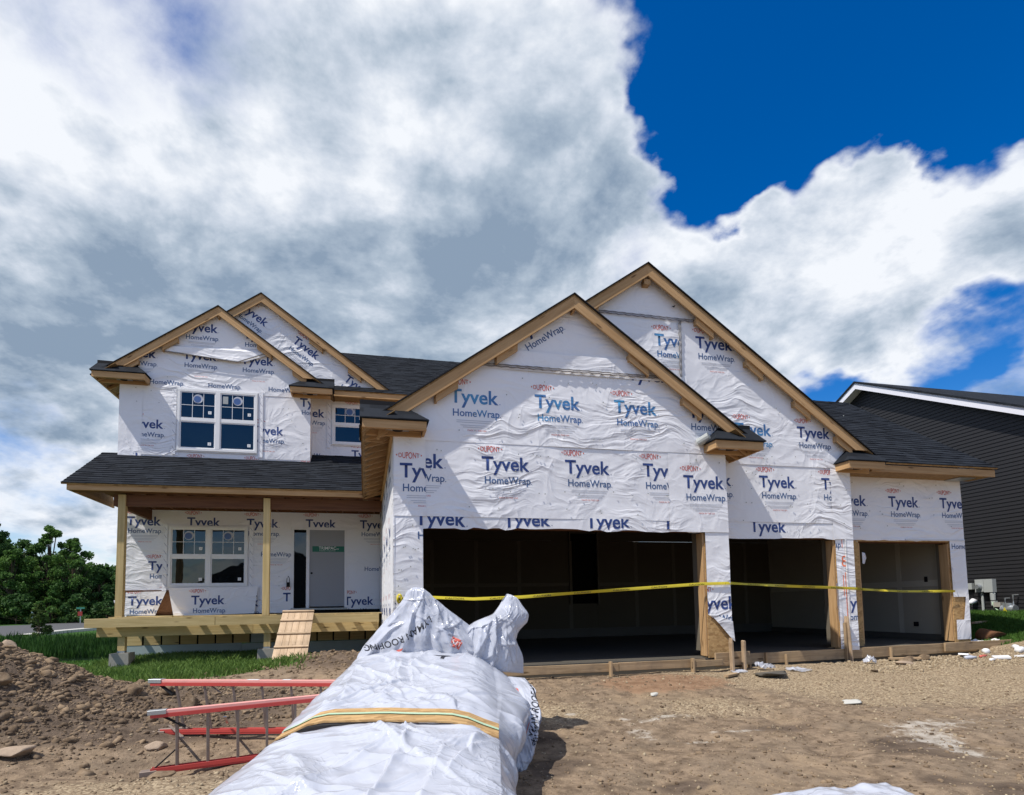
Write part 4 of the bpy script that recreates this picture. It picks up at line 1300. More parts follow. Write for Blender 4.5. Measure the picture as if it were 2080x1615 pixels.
Y2 = FY(9.58)
zr2 = 6.92
sheet(Y2, gpoly(4.915, zr2, .702, .7, 9.11, 6.06, 6.95), 0, [], h)
sheet(Y2, gpoly(4.915, zr2, .702, .7, 5.60, 3.5, 6.10), 1, [dict(x=5.078 - P_ * k, z=5.79, col=F_) for k in range(3)], h)
sheet(Y2, gpoly(4.915, zr2, .702, 5.56, 9.11, 3.45, 6.10), 2, [dict(x=5.90, z=5.81, col=N_), dict(x=6.636, z=4.235, col=F_), dict(x=7.97, z=4.235, col=N_, s=.96)], h)
sheet(Y2, [(6.02, 2.38), (9.11, 2.38), (9.11, 3.48), (6.02, 3.48)], 1, [(7.105 - P_ + P_ * k, 3.262, N_) for k in range(3)], h)
sheet(Y2, [(6.02, 2.08), (8.73, 2.08), (8.73, 2.42), (6.02, 2.42)], 0, [dict(x=6.87, z=2.425, col=N_, parts='t')], h, ragged=.04)
sheet(Y2, [(8.66, 2.08), (9.11, 2.08), (9.11, 3.45), (8.66, 3.45)], 3, [], h)
num, nf = text2d('8', .13, .22)
ln1, lf1 = rect2d(8.855, 8.867, 1.92, 2.18)
ex_ = [(np.stack([num[:, 0] + 8.83, num[:, 1] + 1.56], 1), nf, 'orange_paint'), (ln1, lf1, 'orange_paint'), (*rect2d(8.89, 8.905, .5, 1.45), 'orange_paint'), (*rect2d(8.84, 8.855, 1.0, 1.40), 'orange_paint')]
sheet(Y2, [(8.715, -.02), (8.92, -.02), (8.92, 2.12), (8.715, 2.12)], 0, [(8.05, 2.36, N_, 'h')], h, extra=ex_)
sheet(Y2, [(8.93, -.02), (9.11, -.02), (9.11, 2.12), (8.93, 2.12)], 2, [(8.78, .98, N_, 'th')], h)
box('seam_tape_strip', 8.915, 8.945, 9.545, 9.56, 0, 2.1, M['tape'], h)
Y3 = FY(10.09)
sheet(Y3, [(9.11, 2.13), (12.45, 2.13), (12.45, 3.45), (9.11, 3.45)], 0, [(9.21 + 1.325 * k, 3.062, N_) for k in range(3)], h, step=.14, ragged=.03)
sheet(Y3, [(12.05, .95), (12.45, .95), (12.45, 2.14), (12.05, 2.14)], 1, [(12.05, 2.40, N_, 'h')], h)
sheet(Y3, [(12.28, .45), (12.45, .45), (12.45, 1.0), (12.38, 1.0)], 2, [], h)
sheet(Y3, [(12.06, .06), (12.45, .06), (12.45, .50), (12.20, .42), (12.06, .55)][:0] or [(12.08, .06), (12.45, .06), (12.45, .47), (12.08, .47)], 1, [], h)
box('seam_tape_strip', 10.9, 12.44, 10.055, 10.07, 2.135, 2.165, M['tape'], h)
# loose tatters round the right opening
for k, (x0, z0, dx_, dz_) in enumerate(((9.76, 1.88, .05, -.24), (12.05, 1.60, -.07, -.14), (12.05, 1.30, -.06, -.12), (8.70, 1.25, -.09, -.75))):
    yk = 10.03 if x0 > 9.5 else 9.54
    V = [(x0, yk, z0), (x0 + dx_ * .8, yk - .03, z0 - .02), (x0 + dx_, yk - .05, z0 + dz_ * .5), (x0 + dx_ * .5, yk - .02, z0 + dz_), (x0, yk, z0 + dz_ * .95)]
    raw('wrap_tatter', V, [(0, 1, 2, 3, 4)], M['wrap'] if x0 != 8.70 else M['plastic_clear'], h)

# upper storey
YU = FY(15.9)
zu = 8.41
sheet(YU, gpoly(-3.53, zu, .722, -5.7, -1.34, 7.35, 8.45), 1, [dict(x=-4.33, z=8.075, col=N_), dict(x=-2.97, z=8.0, col=N_)], h)
sheet(YU, gpoly(-3.53, zu, .722, -5.7, -1.34, 6.50, 7.40), 0, [dict(x=-4.347 - P_, z=7.32, col=N_), dict(x=-4.347, z=7.36, col=N_), dict(x=-3.017, z=7.34, col=N_)], h)
sheet(YU, [(-5.7, 6.32), (-1.34, 6.32), (-1.34, 6.56), (-5.7, 6.56)], 2, [dict(x=-5.1, z=6.88, col=N_, parts='h'), dict(x=-3.8, z=6.88, col=N_, parts='h'), dict(x=-2.4, z=6.88, col=N_, parts='h')], h)
sheet(YU, [(-5.22, 4.70), (-4.40, 4.70), (-4.40, 6.42), (-5.22, 6.42)], 1, [(-5.50, 5.57, N_)], h)
sheet(YU, [(-5.7, 4.58), (-5.20, 4.58), (-5.20, 6.42), (-5.7, 6.42)], 2, [dict(x=-5.93, z=4.735, col=N_, parts='t')], h)
sheet(YU, [(-2.65, 4.70), (-1.34, 4.70), (-1.34, 6.42), (-2.65, 6.42)], 1, [(-2.76, 5.55, N_), dict(x=-1.60, z=6.33, col=N_, parts='th')], h)
sheet(YU, [(-5.22, 4.58), (-1.34, 4.58), (-1.34, 4.84), (-5.22, 4.84)], 0, [dict(x=-4.15 + 1.3 * k, z=4.60, col=N_, parts='d') for k in range(3)] + [dict(x=-5.93, z=4.735, col=N_, parts='t')], h)
# folded band of spare wrap across the small gable
mb = MB()
mb.add([(-4.86, 15.86, 7.44), (-2.25, 15.86, 7.48), (-2.25, 15.83, 7.42), (-2.90, 15.81, 7.14), (-3.10, 15.81, 7.13), (-4.72, 15.81, 7.27), (-4.72, 15.81, 7.40)], [(0, 6, 2, 1), (6, 5, 4, 3, 2)])
mb.build('wrap_fold', M['wrap'], h)
board('tape_edge', (-4.72, 15.80, 7.26), (-3.08, 15.80, 7.12), .012, .022, M['cord'], h)
board('tape_edge', (-3.08, 15.80, 7.12), (-2.36, 15.80, 7.42), .012, .022, M['cord'], h)
board('tape_edge', (-4.72, 15.80, 7.43), (-4.72, 15.80, 7.26), .012, .03, M['cord'], h)
YV = FY(16.5)
sheet(YV, gpoly(-2.636, 9.15, .722, -5.5, .66, 6.74, 9.2), 1, [dict(x=-3.05, z=9.02, col=N_, rot=-.62), dict(x=-1.75, z=8.23, col=N_, rot=-.62), dict(x=-.42, z=7.28, col=N_, rot=-.62)], h)
sheet(YV, [(-1.34, 4.70), (-.80, 4.70), (-.80, 6.60), (-1.34, 6.60)], 1, [(-1.80, 6.26, N_), dict(x=-1.72, z=5.37, col=N_, parts='h')], h)
sheet(YV, [(-.82, 4.70), (.8, 4.70), (.8, 5.33), (-.82, 5.33)], 0, [(-.334, 5.19, N_)], h)
sheet(YV, [(-.82, 6.38), (.8, 6.38), (.8, 6.60), (-.82, 6.60)], 0, [dict(x=-.45, z=6.38, col=N_, parts='d')], h)
sheet(YV, [(.03, 5.30), (.8, 5.30), (.8, 6.42), (.03, 6.42)], 1, [dict(x=.28, z=6.42, col=N_, parts='t')], h)
# porch wall
q = 3.285
sheet(YV, [(-5.68, 2.95), (-1.85, 2.95), (-1.85, 3.56), (-5.68, 3.56)], 0, [(-4.32 - P_ + .0, q, N_), (-4.32, q, N_), (-2.93, q - .01, N_)], h)
sheet(YV, [(-5.68, 1.38), (-4.69, 1.38), (-4.69, 2.98), (-5.68, 2.98)], 1, [(-5.17, 2.175, N_), (-5.68, 3.30, N_)], h)
sheet(YV, [(-2.92, .84), (-1.84, .84), (-1.84, 2.98), (-2.92, 2.98)], 1, [(-2.93, q - .02, N_), dict(x=-2.62, z=2.73, col=N_, parts='hs'), (-3.38, 1.245, N_), (-2.03, 1.36, N_, 'td')], h)
sheet(YV, [(-1.86, 3.05), (.43, 3.05), (.43, 3.56), (-1.86, 3.56)], 1, [(-1.49, q, N_), (-.11, q, N_)], h)
sheet(YV, [(-.45, .90), (.43, .90), (.43, 3.08), (-.45, 3.08)], 0, [(-.11, q, N_), dict(x=-.03, z=2.35, col=N_, parts='h'), (-.52, 1.24, N_)], h)
# the two loose skirts under the porch window
sheet(FY(16.38), [(-5.62, 1.30), (-5.66, 1.10), (-5.58, .84), (-4.95, .82), (-4.83, 1.0), (-4.70, 1.40), (-5.66, 1.40)][:0] or [(-5.62, .84), (-4.95, .83), (-4.72, 1.42), (-5.60, 1.40)], 1, [(-5.55, 1.31, N_)], h)
sheet(FY(16.40), [(-4.55, .80), (-2.70, .84), (-2.62, 1.52), (-4.68, 1.50)], 1, [(-4.16, 1.31, N_), dict(x=-2.66, z=1.3, col=N_, parts='th')], h)
box('gap_shade_panel', -5.66, -2.75, 16.475, 16.49, .84, 1.45, M['brown'], h)  # brown sheet: shade of the gap behind the wrap put into colour
raw('wrap_tatter', [(-5.66, 16.4, 1.34), (-5.86, 16.36, 1.20), (-5.84, 16.36, 1.14), (-5.70, 16.38, 1.16)], [(0, 1, 2, 3)], M['wrap'], h)

# window flashing tape borders (thin slanted print)
for (x0, x1, z0, z1, y_) in ((-4.43, -2.61, 4.83, 6.36, 15.9), (-.84, .09, 5.31, 6.40, 16.5), (-4.72, -2.89, 1.53, 3.04, 16.5)):
    for a in (x0 - .13, x1 + .03):
        t_ = box('flashing_tape', a, a + .10, y_ - .040, y_ - .036, z0 - .1, z1 + .06, M['wrap'], h)
        mb = MB()
        k = z0
        while k < z1 - .05:
            mb.add([(a + .02, y_ - .0415, k + .09), (a + .08, y_ - .0415, k), (a + .088, y_ - .0415, k + .012), (a + .028, y_ - .0415, k + .102)], [(0, 1, 2, 3)]); k += .2
        mb.build('printed_hatching', M['smallprint'], t_)


# rope-like staple seams: tape ribbons laid on the gables
def ribbon(name, pts, w, mat, parent, nrm=(0, -1, 0), txt=None, tw=0.):
    pts = [Vector(p) for p in pts]; V = []; F = []
    n = len(pts)
    for i, p in enumerate(pts):
        d = (pts[min(i + 1, n - 1)] - pts[max(i - 1, 0)]).normalized()
        u = d.cross(Vector(nrm)).normalized()
        ang = tw * math.sin(i * 1.3) if tw else 0
        u = Matrix.Rotation(ang, 3, d) @ u
        V += [tuple(p + u * w / 2), tuple(p - u * w / 2)]
    for i in range(n - 1): F.append((2 * i, 2 * i + 1, 2 * i + 3, 2 * i + 2))
    return raw(name, V, F, mat, parent, smooth=True)


for pa, pb_, n in (((1.62, 8.93, 4.68), (4.95, 8.93, 4.70), 64), ((3.75, 9.53, 6.07), (6.05, 9.53, 6.07), 44), ((5.58, 9.53, 6.06), (5.56, 9.53, 5.0), 24)):
    pa = Vector(pa); pb_ = Vector(pb_)
    for off in (-.016, .016):
        d = (pb_ - pa); up_ = Vector((0, 0, 1)) if abs(d.x) > abs(d.z) else Vector((1, 0, 0))
        mb = MB(); mb.tube([pa + d * (i / n) + up_ * (off + .005 * math.sin(i * 1.9)) + Vector((0, -.006 * math.cos(i * 1.9 + off * 40), 0)) for i in range(n + 1)], .009, 5)
        mb.build('twisted_edge_cord', M['cord'], h)

# dark cap nails over the wrap
mbn = MB()
for yy, x0, x1, z0, z1, n in ((9.0, .5, 5.95, 2.3, 4.6, 90), (9.58, 6.1, 9.05, 2.2, 4.5, 60), (10.09, 9.2, 12.4, 2.2, 3.4, 24), (9.0, .47, .83, .3, 2.2, 14), (15.9, -5.6, -1.4, 4.7, 6.5, 30), (16.5, -2.8, -1.9, 1, 2.9, 10)):
    for _ in range(n):
        px_ = random.uniform(x0, x1); pz_ = round(random.uniform(z0, z1) / .3) * .3 + random.uniform(-.04, .04)
        if yy == 15.9 and -4.5 < px_ < -2.5: continue
        if yy == 9.0 and pz_ > 5.2 - .7 * abs(px_ - 3.22) + .0: continue
        r_ = .011; yq = yy - .052
        mbn.tube([(px_, yq + .002, pz_), (px_, yq - .004, pz_)], r_, 6)
cn_ = mbn.build('cap_nails', M['greybox'], h); tag(cn_, kind='stuff')
raw('wrap_hole', [(5.42, 9.52, 6.30), (5.47, 9.52, 6.28), (5.50, 9.52, 6.33), (5.46, 9.52, 6.31)], [(0, 1, 2, 3)], M['black'], h)
mb = MB(); mb.tube([(5.50, 8.95, 3.62), (5.62, 8.80, 3.70)], [.07, .075], 12); mb.build('felt_roll_end', M['greybox'], h)

# ================================================================== NEIGHBOUR HOUSE
nb_ = empty('neighbour_house', (16.3, 14.0, .4), 'dark-sided neighbouring house with white gable trim at the right edge', 'house')
Wx = 16.3
Y0n, Y1n, Yap, Zap, Sn = 7.0, 25.6, 16.3, 8.02, .495


def gz(yy): return Zap - Sn * abs(yy - Yap)


raw('wall', [(Wx + .03, Y0n, .56), (Wx + .03, Y1n, .56), (Wx + .03, Y1n, gz(Y1n)), (Wx + .03, Yap, Zap), (Wx + .03, Y0n, gz(Y0n)), (26, Y0n, .56), (26, Y1n, .56), (26, Y1n, gz(Y1n)), (26, Y0n, gz(Y0n))],
    [(0, 1, 2, 3, 4), (0, 4, 8, 5), (1, 6, 7, 2)], M['siding'], nb_)
box('foundation_wall', Wx + .05, 26, Y0n + .02, Y1n - .02, -.6, .555, M['concrete'], nb_)
zc = .56; ex = .1016
while zc < Zap - .12:
    z1 = zc + ex
    half = (Zap - zc - .02) / Sn
    a = max(Y0n, Yap - half); b_ = min(Y1n, Yap + half)
    z1c = min(z1, Zap - .02)
    a1 = max(Y0n, Yap - (Zap - z1c - .02) / Sn); b1 = min(Y1n, Yap + (Zap - z1c - .02) / Sn)
    V = [(Wx + .028, a, zc), (Wx + .028, b_, zc), (Wx + .028, b1, z1c), (Wx + .028, a1, z1c), (Wx, a, zc + .002), (Wx, b_, zc + .002), (Wx + .016, b1, z1c - .001), (Wx + .016, a1, z1c - .001)]
    raw('siding_board', V, [(0, 1, 2, 3), (4, 7, 6, 5), (0, 4, 5, 1), (3, 2, 6, 7), (0, 3, 7, 4), (1, 5, 6, 2)], M['siding'], nb_)
    zc = z1
for sg in (-1, 1):
    ye = Yap + sg * 9.7; ze = Zap + .16 - Sn * 9.7; zt = Zap + .16
    V = [(Wx - .32, Yap, zt), (Wx - .32, ye, ze), (Wx - .32, ye, ze - .20), (Wx - .32, Yap, zt - .20), (Wx - .28, Yap, zt), (Wx - .28, ye, ze), (Wx - .28, ye, ze - .20), (Wx - .28, Yap, zt - .20)]
    raw('rake_fascia', V, [(0, 1, 2, 3), (4, 7, 6, 5), (0, 4, 5, 1), (3, 2, 6, 7), (1, 5, 6, 2)], M['whitefascia'], nb_)
    V = [(Wx - .28, Yap, zt - .19), (Wx - .28, ye, ze - .19), (Wx - .001, ye, ze - .19), (Wx - .001, Yap, zt - .19)]
    raw('soffit', V, [(0, 1, 2, 3)], M['whitefascia'], nb_)
    V = [(Wx - .36, Yap, zt + .06), (Wx - .36, ye + sg * .05, ze + .035), (26.3, ye + sg * .05, ze + .035), (26.3, Yap, zt + .06), (Wx - .36, Yap, zt + .005), (Wx - .36, ye + sg * .05, ze - .02), (26.3, ye + sg * .05, ze - .02), (26.3, Yap, zt + .005)]
    raw('roof', V, [(0, 1, 2, 3), (4, 7, 6, 5), (0, 4, 5, 1), (1, 5, 6, 2)], M['shingle'], nb_)

# utilities on the neighbour's wall
mt = empty('electric_meter', (Wx, 12.6, 1.07), 'grey electric meter cabinet with conduits on the dark siding', 'electric meter')
box('cabinet', Wx - .14, Wx - .005, 12.40, 12.87, 1.07, 1.42, M['greybox'], mt)
box('cabinet_door', Wx - .155, Wx - .142, 12.63, 12.85, 1.09, 1.40, M['greybox'], mt)
mb = MB(); mb.tube([(Wx - .155, 12.74, 1.22), (Wx - .20, 12.74, 1.22), (Wx - .25, 12.74, 1.22)], [.085, .08, .06], 14); mb.build('meter_dial', M['metal'], mt)
mb = MB(); mb.tube([(Wx - .07, 12.74, 1.07), (Wx - .07, 12.74, .3)], .032, 8); mb.build('conduit', M['greybox'], mt)
mb = MB(); mb.tube([(Wx - .07, 12.46, 1.07), (Wx - .07, 12.46, 1.03), (Wx - .07, 12.46, .86)], [.05, .065, .06], 10); mb.build('surge_can', M['greybox'], mt)
jb = box('junction_box', Wx - .10, Wx - .005, 12.99, 13.25, 1.16, 1.33, M['greybox']); tag(jb, 'small grey utility box left of the electric meter', 'utility box')
mb = MB(); mb.tube([(Wx - .02, 13.02, 1.16), (Wx - .03, 13.03, .9), (Wx - .02, 13.05, .6), (Wx - .03, 13.04, .35)], .012, 6)
tag(mb.build('cable', M['black']), 'thin black cable hanging below the small utility box', 'cable')
mb = MB(); mb.tube([(Wx - .02, 12.96, .83), (Wx - .12, 12.97, .84), (Wx - .2, 12.97, .80), (Wx - .22, 12.97, .76)], [.05, .075, .06, .05], 10)
tag(mb.build('dryer_vent', M['vinylt'], smooth=True), 'white dryer vent hood on dark siding beside the conduit', 'vent')
gm = empty('gas_meter', (Wx - .2, 12.0, .55), 'grey gas meter with yellow warning label at the foot of dark siding', 'gas meter')
mb = MB(); mb.tube([(Wx - .22, 12.12, .62), (Wx - .22, 11.98, .62), (Wx - .22, 11.80, .62)], [.11, .13, .11], 14); mb.tube([(Wx - .22, 11.97, .5), (Wx - .22, 11.97, .78)], .12, 14)
mb.build('meter_body', M['metal'], gm)
mb = MB(); mb.tube([(Wx - .2, 12.06, .72), (Wx - .2, 12.06, .90), (Wx - .05, 12.06, .90)], .02, 7); mb.tube([(Wx - .2, 11.86, .72), (Wx - .2, 11.86, .98), (Wx - .03, 11.86, .98)], .022, 7)
mb.build('pipework', M['metal'], gm)
mb = MB(); mb.tube([(Wx - .18, 12.40, .80), (Wx - .20, 12.34, .66), (Wx - .2, 12.22, .56), (Wx - .2, 12.08, .53)], .018, 7); mb.build('yellow_gas_pipe', M['strap'], gm)
box('regulator', Wx - .24, Wx - .10, 12.16, 12.34, .68, .80, M['concrete'], gm)
box('regulator', Wx - .18, Wx - .08, 12.34, 12.44, .72, .84, M['greybox'], gm)
raw('warning_label', [(Wx - .351, 12.03, .56), (Wx - .351, 11.92, .56), (Wx - .351, 11.975, .68)], [(0, 1, 2)], M['yellow'], gm)

# ================================================================== WORKS IN FRONT
fb = empty('garage_form_board', (9.8, 9.7, -.2), 'long plank form edging the slab before the two right garage bays', 'form board')
board('board', (6.32, 9.37, -.085), (9.2, 9.60, -.085), .038, .19, M['form'], fb)
board('board', (9.21, 9.60, -.08), (12.3, 9.88, -.08), .038, .19, M['form'], fb)
board('board', (11.3, 9.70, -.05), (13.25, 9.86, -.05), .038, .17, M['form'], fb)
for px_, py_, z1 in ((6.9, 9.33, 0.02), (7.35, 9.37, -.03), (8.78, 9.52, .50), (9.9, 9.62, 0.0)):
    board('stake', (px_, py_, -.5), (px_, py_, z1), .03, .055, M['form'], fb, up=(0, 1, 0), taper=None)
f2 = empty('wide_bay_form_board', (3.2, 8.9, -.2), 'low plank form along the slab edge of the widest garage bay', 'form board')
board('board', (1.2, 8.93, -.075), (3.9, 8.90, -.075), .038, .13, M['form'], f2)
board('board', (3.91, 8.90, -.07), (5.45, 8.93, -.07), .038, .13, M['form'], f2)
board('board', (5.15, 8.84, -.075), (5.72, 8.84, -.065), .038, .10, M['form'], f2)
for px_ in (3.75, 5.18):
    board('stake', (px_, 8.85, -.4), (px_, 8.85, .02), .03, .09, M['form'], f2, up=(0, 1, 0))
f3 = empty('pier_form', (5.9, 8.8, -.2), 'short form box with two pointed stakes at the foot of the torn pier', 'form board')
board('board', (5.60, 8.86, -.02), (6.30, 8.95, -.02), .038, .22, M['form'], f3)
board('stake', (5.88, 8.81, -.35), (5.86, 8.80, .33), .035, .09, M['deckwood'], f3, up=(0, 1, 0), taper=.08)
board('stake', (6.13, 8.86, -.38), (6.13, 8.85, .28), .035, .085, M['deckwood'], f3, up=(0, 1, 0), taper=.01)
board('brace_board', (6.32, 8.95, -.12), (6.32, 9.35, -.10), .038, .18, M['form'], f3)
st = board('marking_stake', (8.86, 9.50, -.35), (8.80, 9.50, .62), .03, .10, M['deckwood'], None, up=(0, 1, 0), taper=.10)
tag(st, 'tall pointed wooden stake beside the pier with orange marking', 'stake')

# ramp of boards leaning on the porch
rp = empty('plank_ramp', (-1.4, 13.2, .3), 'slanted wooden plank ramp with cross cleats leading up to the porch', 'ramp')
A0 = Vector((-1.76, 12.5, -.13)); A1 = Vector((-1.74, 14.14, .885)); Wd = .66
dr_ = (A1 - A0).normalized(); nrm_ = Vector((1, 0, 0)).cross(dr_)
for i in range(5):
    xx = .066 + i * .132
    board('plank', A0 + Vector((xx, 0, 0)), A1 + Vector((xx, 0, 0)), .128, .022, M['deckwood'], rp, up=nrm_)
for t in (.27, .52, .78, .97):
    c0 = A0 + (A1 - A0) * t + nrm_ * .03
    board('cleat', c0 + Vector((0, 0, 0)), c0 + Vector((Wd, 0, 0)), .055, .028, M['deckwood'], rp, up=nrm_)

# caution tape
ct = empty('caution_tape', (5.5, 9.0, 1.1), 'yellow caution tape strung across all three garage openings', 'caution tape')
tp = [(.46, 8.93, 1.04), (.93, 8.95, 1.065), (1.6, 8.95, 1.03), (2.36, 8.94, 1.05), (2.96, 8.94, 1.087), (4.35, 8.95, 1.167), (5.47, 8.955, 1.23), (5.96, 8.95, 1.238), (6.05, 9.0, 1.24), (6.35, 9.2, 1.235), (7.6, 9.45, 1.19), (8.68, 9.52, 1.155), (9.10, 9.53, 1.135), (9.54, 9.8, 1.125), (10.6, 9.97, 1.08), (12.04, 10.02, 1.07)]
fine = []
for i in range(len(tp) - 1):
    a = Vector(tp[i]); b_ = Vector(tp[i + 1]); k = max(1, int((b_ - a).length / .06))
    for j in range(k): fine.append(a.lerp(b_, j / k))
fine.append(Vector(tp[-1]))
V = []; F = []
for i, p in enumerate(fine):
    d = (fine[min(i + 1, len(fine) - 1)] - fine[max(i - 1, 0)]).normalized()
    side = d.cross(Vector((0, -1, 0))).normalized()
    ang = .9 * (vnoise(np.array([p.x * .9]), np.array([3.3]))[0] - .5) * 2.2
    side = Matrix.Rotation(ang, 3, d) @ side
    V += [tuple(p + side * .025), tuple(p + side * 0 + Vector((0, -.004, 0))), tuple(p - side * .025)]
for i in range(len(fine) - 1):
    F += [(3 * i, 3 * i + 1, 3 * i + 4, 3 * i + 3), (3 * i + 1, 3 * i + 2, 3 * i + 5, 3 * i + 4)]
raw('tape_band', V, F, M['yellow'], ct, smooth=True)
k = 0
while k < len(fine) - 12:
    p = fine[k]; d = (fine[k + 8] - p).normalized()
    Vt, Ft = text2d('CAUTION', .28, .027, .01)
    side = d.cross(Vector((0, -1, 0))).normalized()
    if side.z < 0: side = -side
    ang = .9 * (vnoise(np.array([p.x * .9]), np.array([3.3]))[0] - .5) * 2.2
    raw('lettering', [tuple(p + d * v[0] + side * (v[1] - .016) * math.cos(ang) + Vector((0, -.012, 0))) for v in Vt], Ft, M['textblack'], ct)
    k += 11
mb = MB()
for i in range(6):
    a = i * 1.1
    mb.tube([(.50 + .03 * math.cos(a + j * .8), 8.93 - .02 * i + .01, 1.05 + .06 * math.sin(a + j * .8)) for j in range(7)], .016, 6)
mb.build('knot', M['yellow'], ct, smooth=True)

# ---------------------------------------------------------------- stepladder lying on its side
ld = empty('stepladder', (-1.9, 6.3, -.45), 'red fibreglass stepladder lying on its side in the dirt', 'ladder')


def rail(p0, p1, flip, top):
    """C-channel with a paler face upwards on the upper rails"""
    o = board('rail', p0, p1, .066, .026, M['red_top'] if top else M['red_fg'], ld, bevel=.002)
    d = (Vector(p1) - Vector(p0)).normalized(); s_ = d.cross(Vector((0, 0, 1))).normalized()
    for sg in (-1, 1):
        q = Vector((0, 0, -.030 if top else .022)) + s_ * sg * .032
        board('rail_flange', Vector(p0) + q + d * .01, Vector(p1) + q, .008, .034, M['red_fg'], ld, bevel=.001)


LA0, LA1 = Vector((-2.13, 6.99, .205)), Vector((-.16, 6.25, .195))
LC0, LC1 = Vector((-2.03, 7.0, -.33)), Vector((-.16, 6.30, -.30))
LB0, LB1 = Vector((-1.80, 5.88, .045)), Vector((-.16, 6.02, .11))
LD0, LD1 = Vector((-1.80, 5.92, -.475)), Vector((-.16, 6.05, -.40))
rail(LA0, LA1, 0, True); rail(LB0, LB1, 0, True); rail(LC0, LC1, 1, False); rail(LD0, LD1, 1, False)
for (P0, P1, Q0, Q1) in ((LA0, LA1, LC0, LC1), (LB0, LB1, LD0, LD1)):
    for i in range(8):
        t = .128 + i * .148
        if t > .98: break
        a = P0.lerp(P1, t); b_ = Q0.lerp(Q1, t)
        board('rung', a - Vector((0, 0, .02)), b_ + Vector((0, 0, .01)), .055, .022, M['rung'], ld, up=(.9, .1, 0))
for p in (LA0, LB0):
    d = ((LA1 if p is LA0 else LB1) - p).normalized()
    board('rail_end_cap', p - d * .012, p + d * .13, .082, .04, M['metal'], ld)
for p, q in ((LC0, LC1), (LD0, LD1)):
    d = (q - p).normalized()
    board('foot', p - d * .07 + Vector((0, 0, -.0)), p + d * .06, .09, .045, M['rung'], ld)
# braces and spreaders
board('brace', LA0.lerp(LA1, .04) - Vector((0, 0, .03)), LA0.lerp(LA1, .115) - Vector((0, 0, .14)), .05, .012, M['black'], ld)
board('brace', LB0.lerp(LB1, .05) - Vector((0, 0, .03)), LB0.lerp(LB1, .17) - Vector((0, 0, .15)), .05, .012, M['black'], ld)
board('brace', LD0.lerp(LD1, .02) + Vector((0, 0, .03)), LD0.lerp(LD1, .13) + Vector((0, 0, .19)), .05, .012, M['black'], ld)
board('brace', LA0.lerp(LA1, .30) - Vector((0, 0, .03)), LA0.lerp(LA1, .365) - Vector((0, 0, .12)), .02, .01, M['rung'], ld)
board('spreader', LB0.lerp(LB1, .36) - Vector((0, 0, .1)), LA0.lerp(LA1, .40) - Vector((0, 0, .42)), .025, .008, M['metal'], ld)
board('spreader', LB0.lerp(LB1, .16) - Vector((0, 0, .25)), LA0.lerp(LA1, .10) - Vector((0, 0, .45)), .025, .008, M['rung'], ld)
board('brace', LC0 + Vector((-.02, 0, .03)), LC0 + Vector((.28, -.1, .05)), .04, .02, M['rung'], ld)
board('rail_label', LA0.lerp(LA1, .50) + Vector((0, 0, .0155)), LA0.lerp(LA1, .56) + Vector((0, 0, .0155)), .05, .002, M['vinylt'], ld)
board('rail_label', LA0.lerp(LA1, .68) + Vector((0, 0, .0155)), LA0.lerp(LA1, .72) + Vector((0, 0, .0155)), .05, .002, M['vinylt'], ld)

# ---------------------------------------------------------------- the wrapped bundle in the foreground
bd = empty('wrapped_bundle', (.3, 4.4, -.5), 'large bundle of siding under glossy white plastic wrap in the foreground', 'wrapped bundle')
# stations along the bundle: y, left x, right x, z at left edge, z centre, z right
ST = np.array([  # bundle, tails, strap and print were scaled up about the camera
    # y     xl     xr     zl    zc    zr
    [1.155, -1.218, 0.294, -0.251, -0.125, -0.251],
    [2.1, -1.05, 0.504, -0.188, -0.083, -0.188],
    [3.045, -0.882, 0.651, -0.114, -0.009, -0.114],
    [3.78, -0.714, 0.809, -0.02, 0.075, -0.02],
    [4.368, -0.55, 0.918, 0.054, 0.155, 0.027],
    [5.04, -0.462, 1.071, 0.106, 0.222, 0.085],
    [5.712, -0.336, 1.208, 0.17, 0.306, 0.161],
    [6.3, -0.179, 1.302, 0.295, 0.442, 0.274],
    [6.762, -0.063, 1.365, 0.369, 0.495, 0.316],
    [7.014, 0, 1.365, 0.253, 0.337, 0.19]])
NU, NV = 430, 420
yy_ = np.linspace(ST[0, 0], ST[-1, 0], NU)
col_ = [np.interp(yy_, ST[:, 0], ST[:, i]) for i in range(6)]
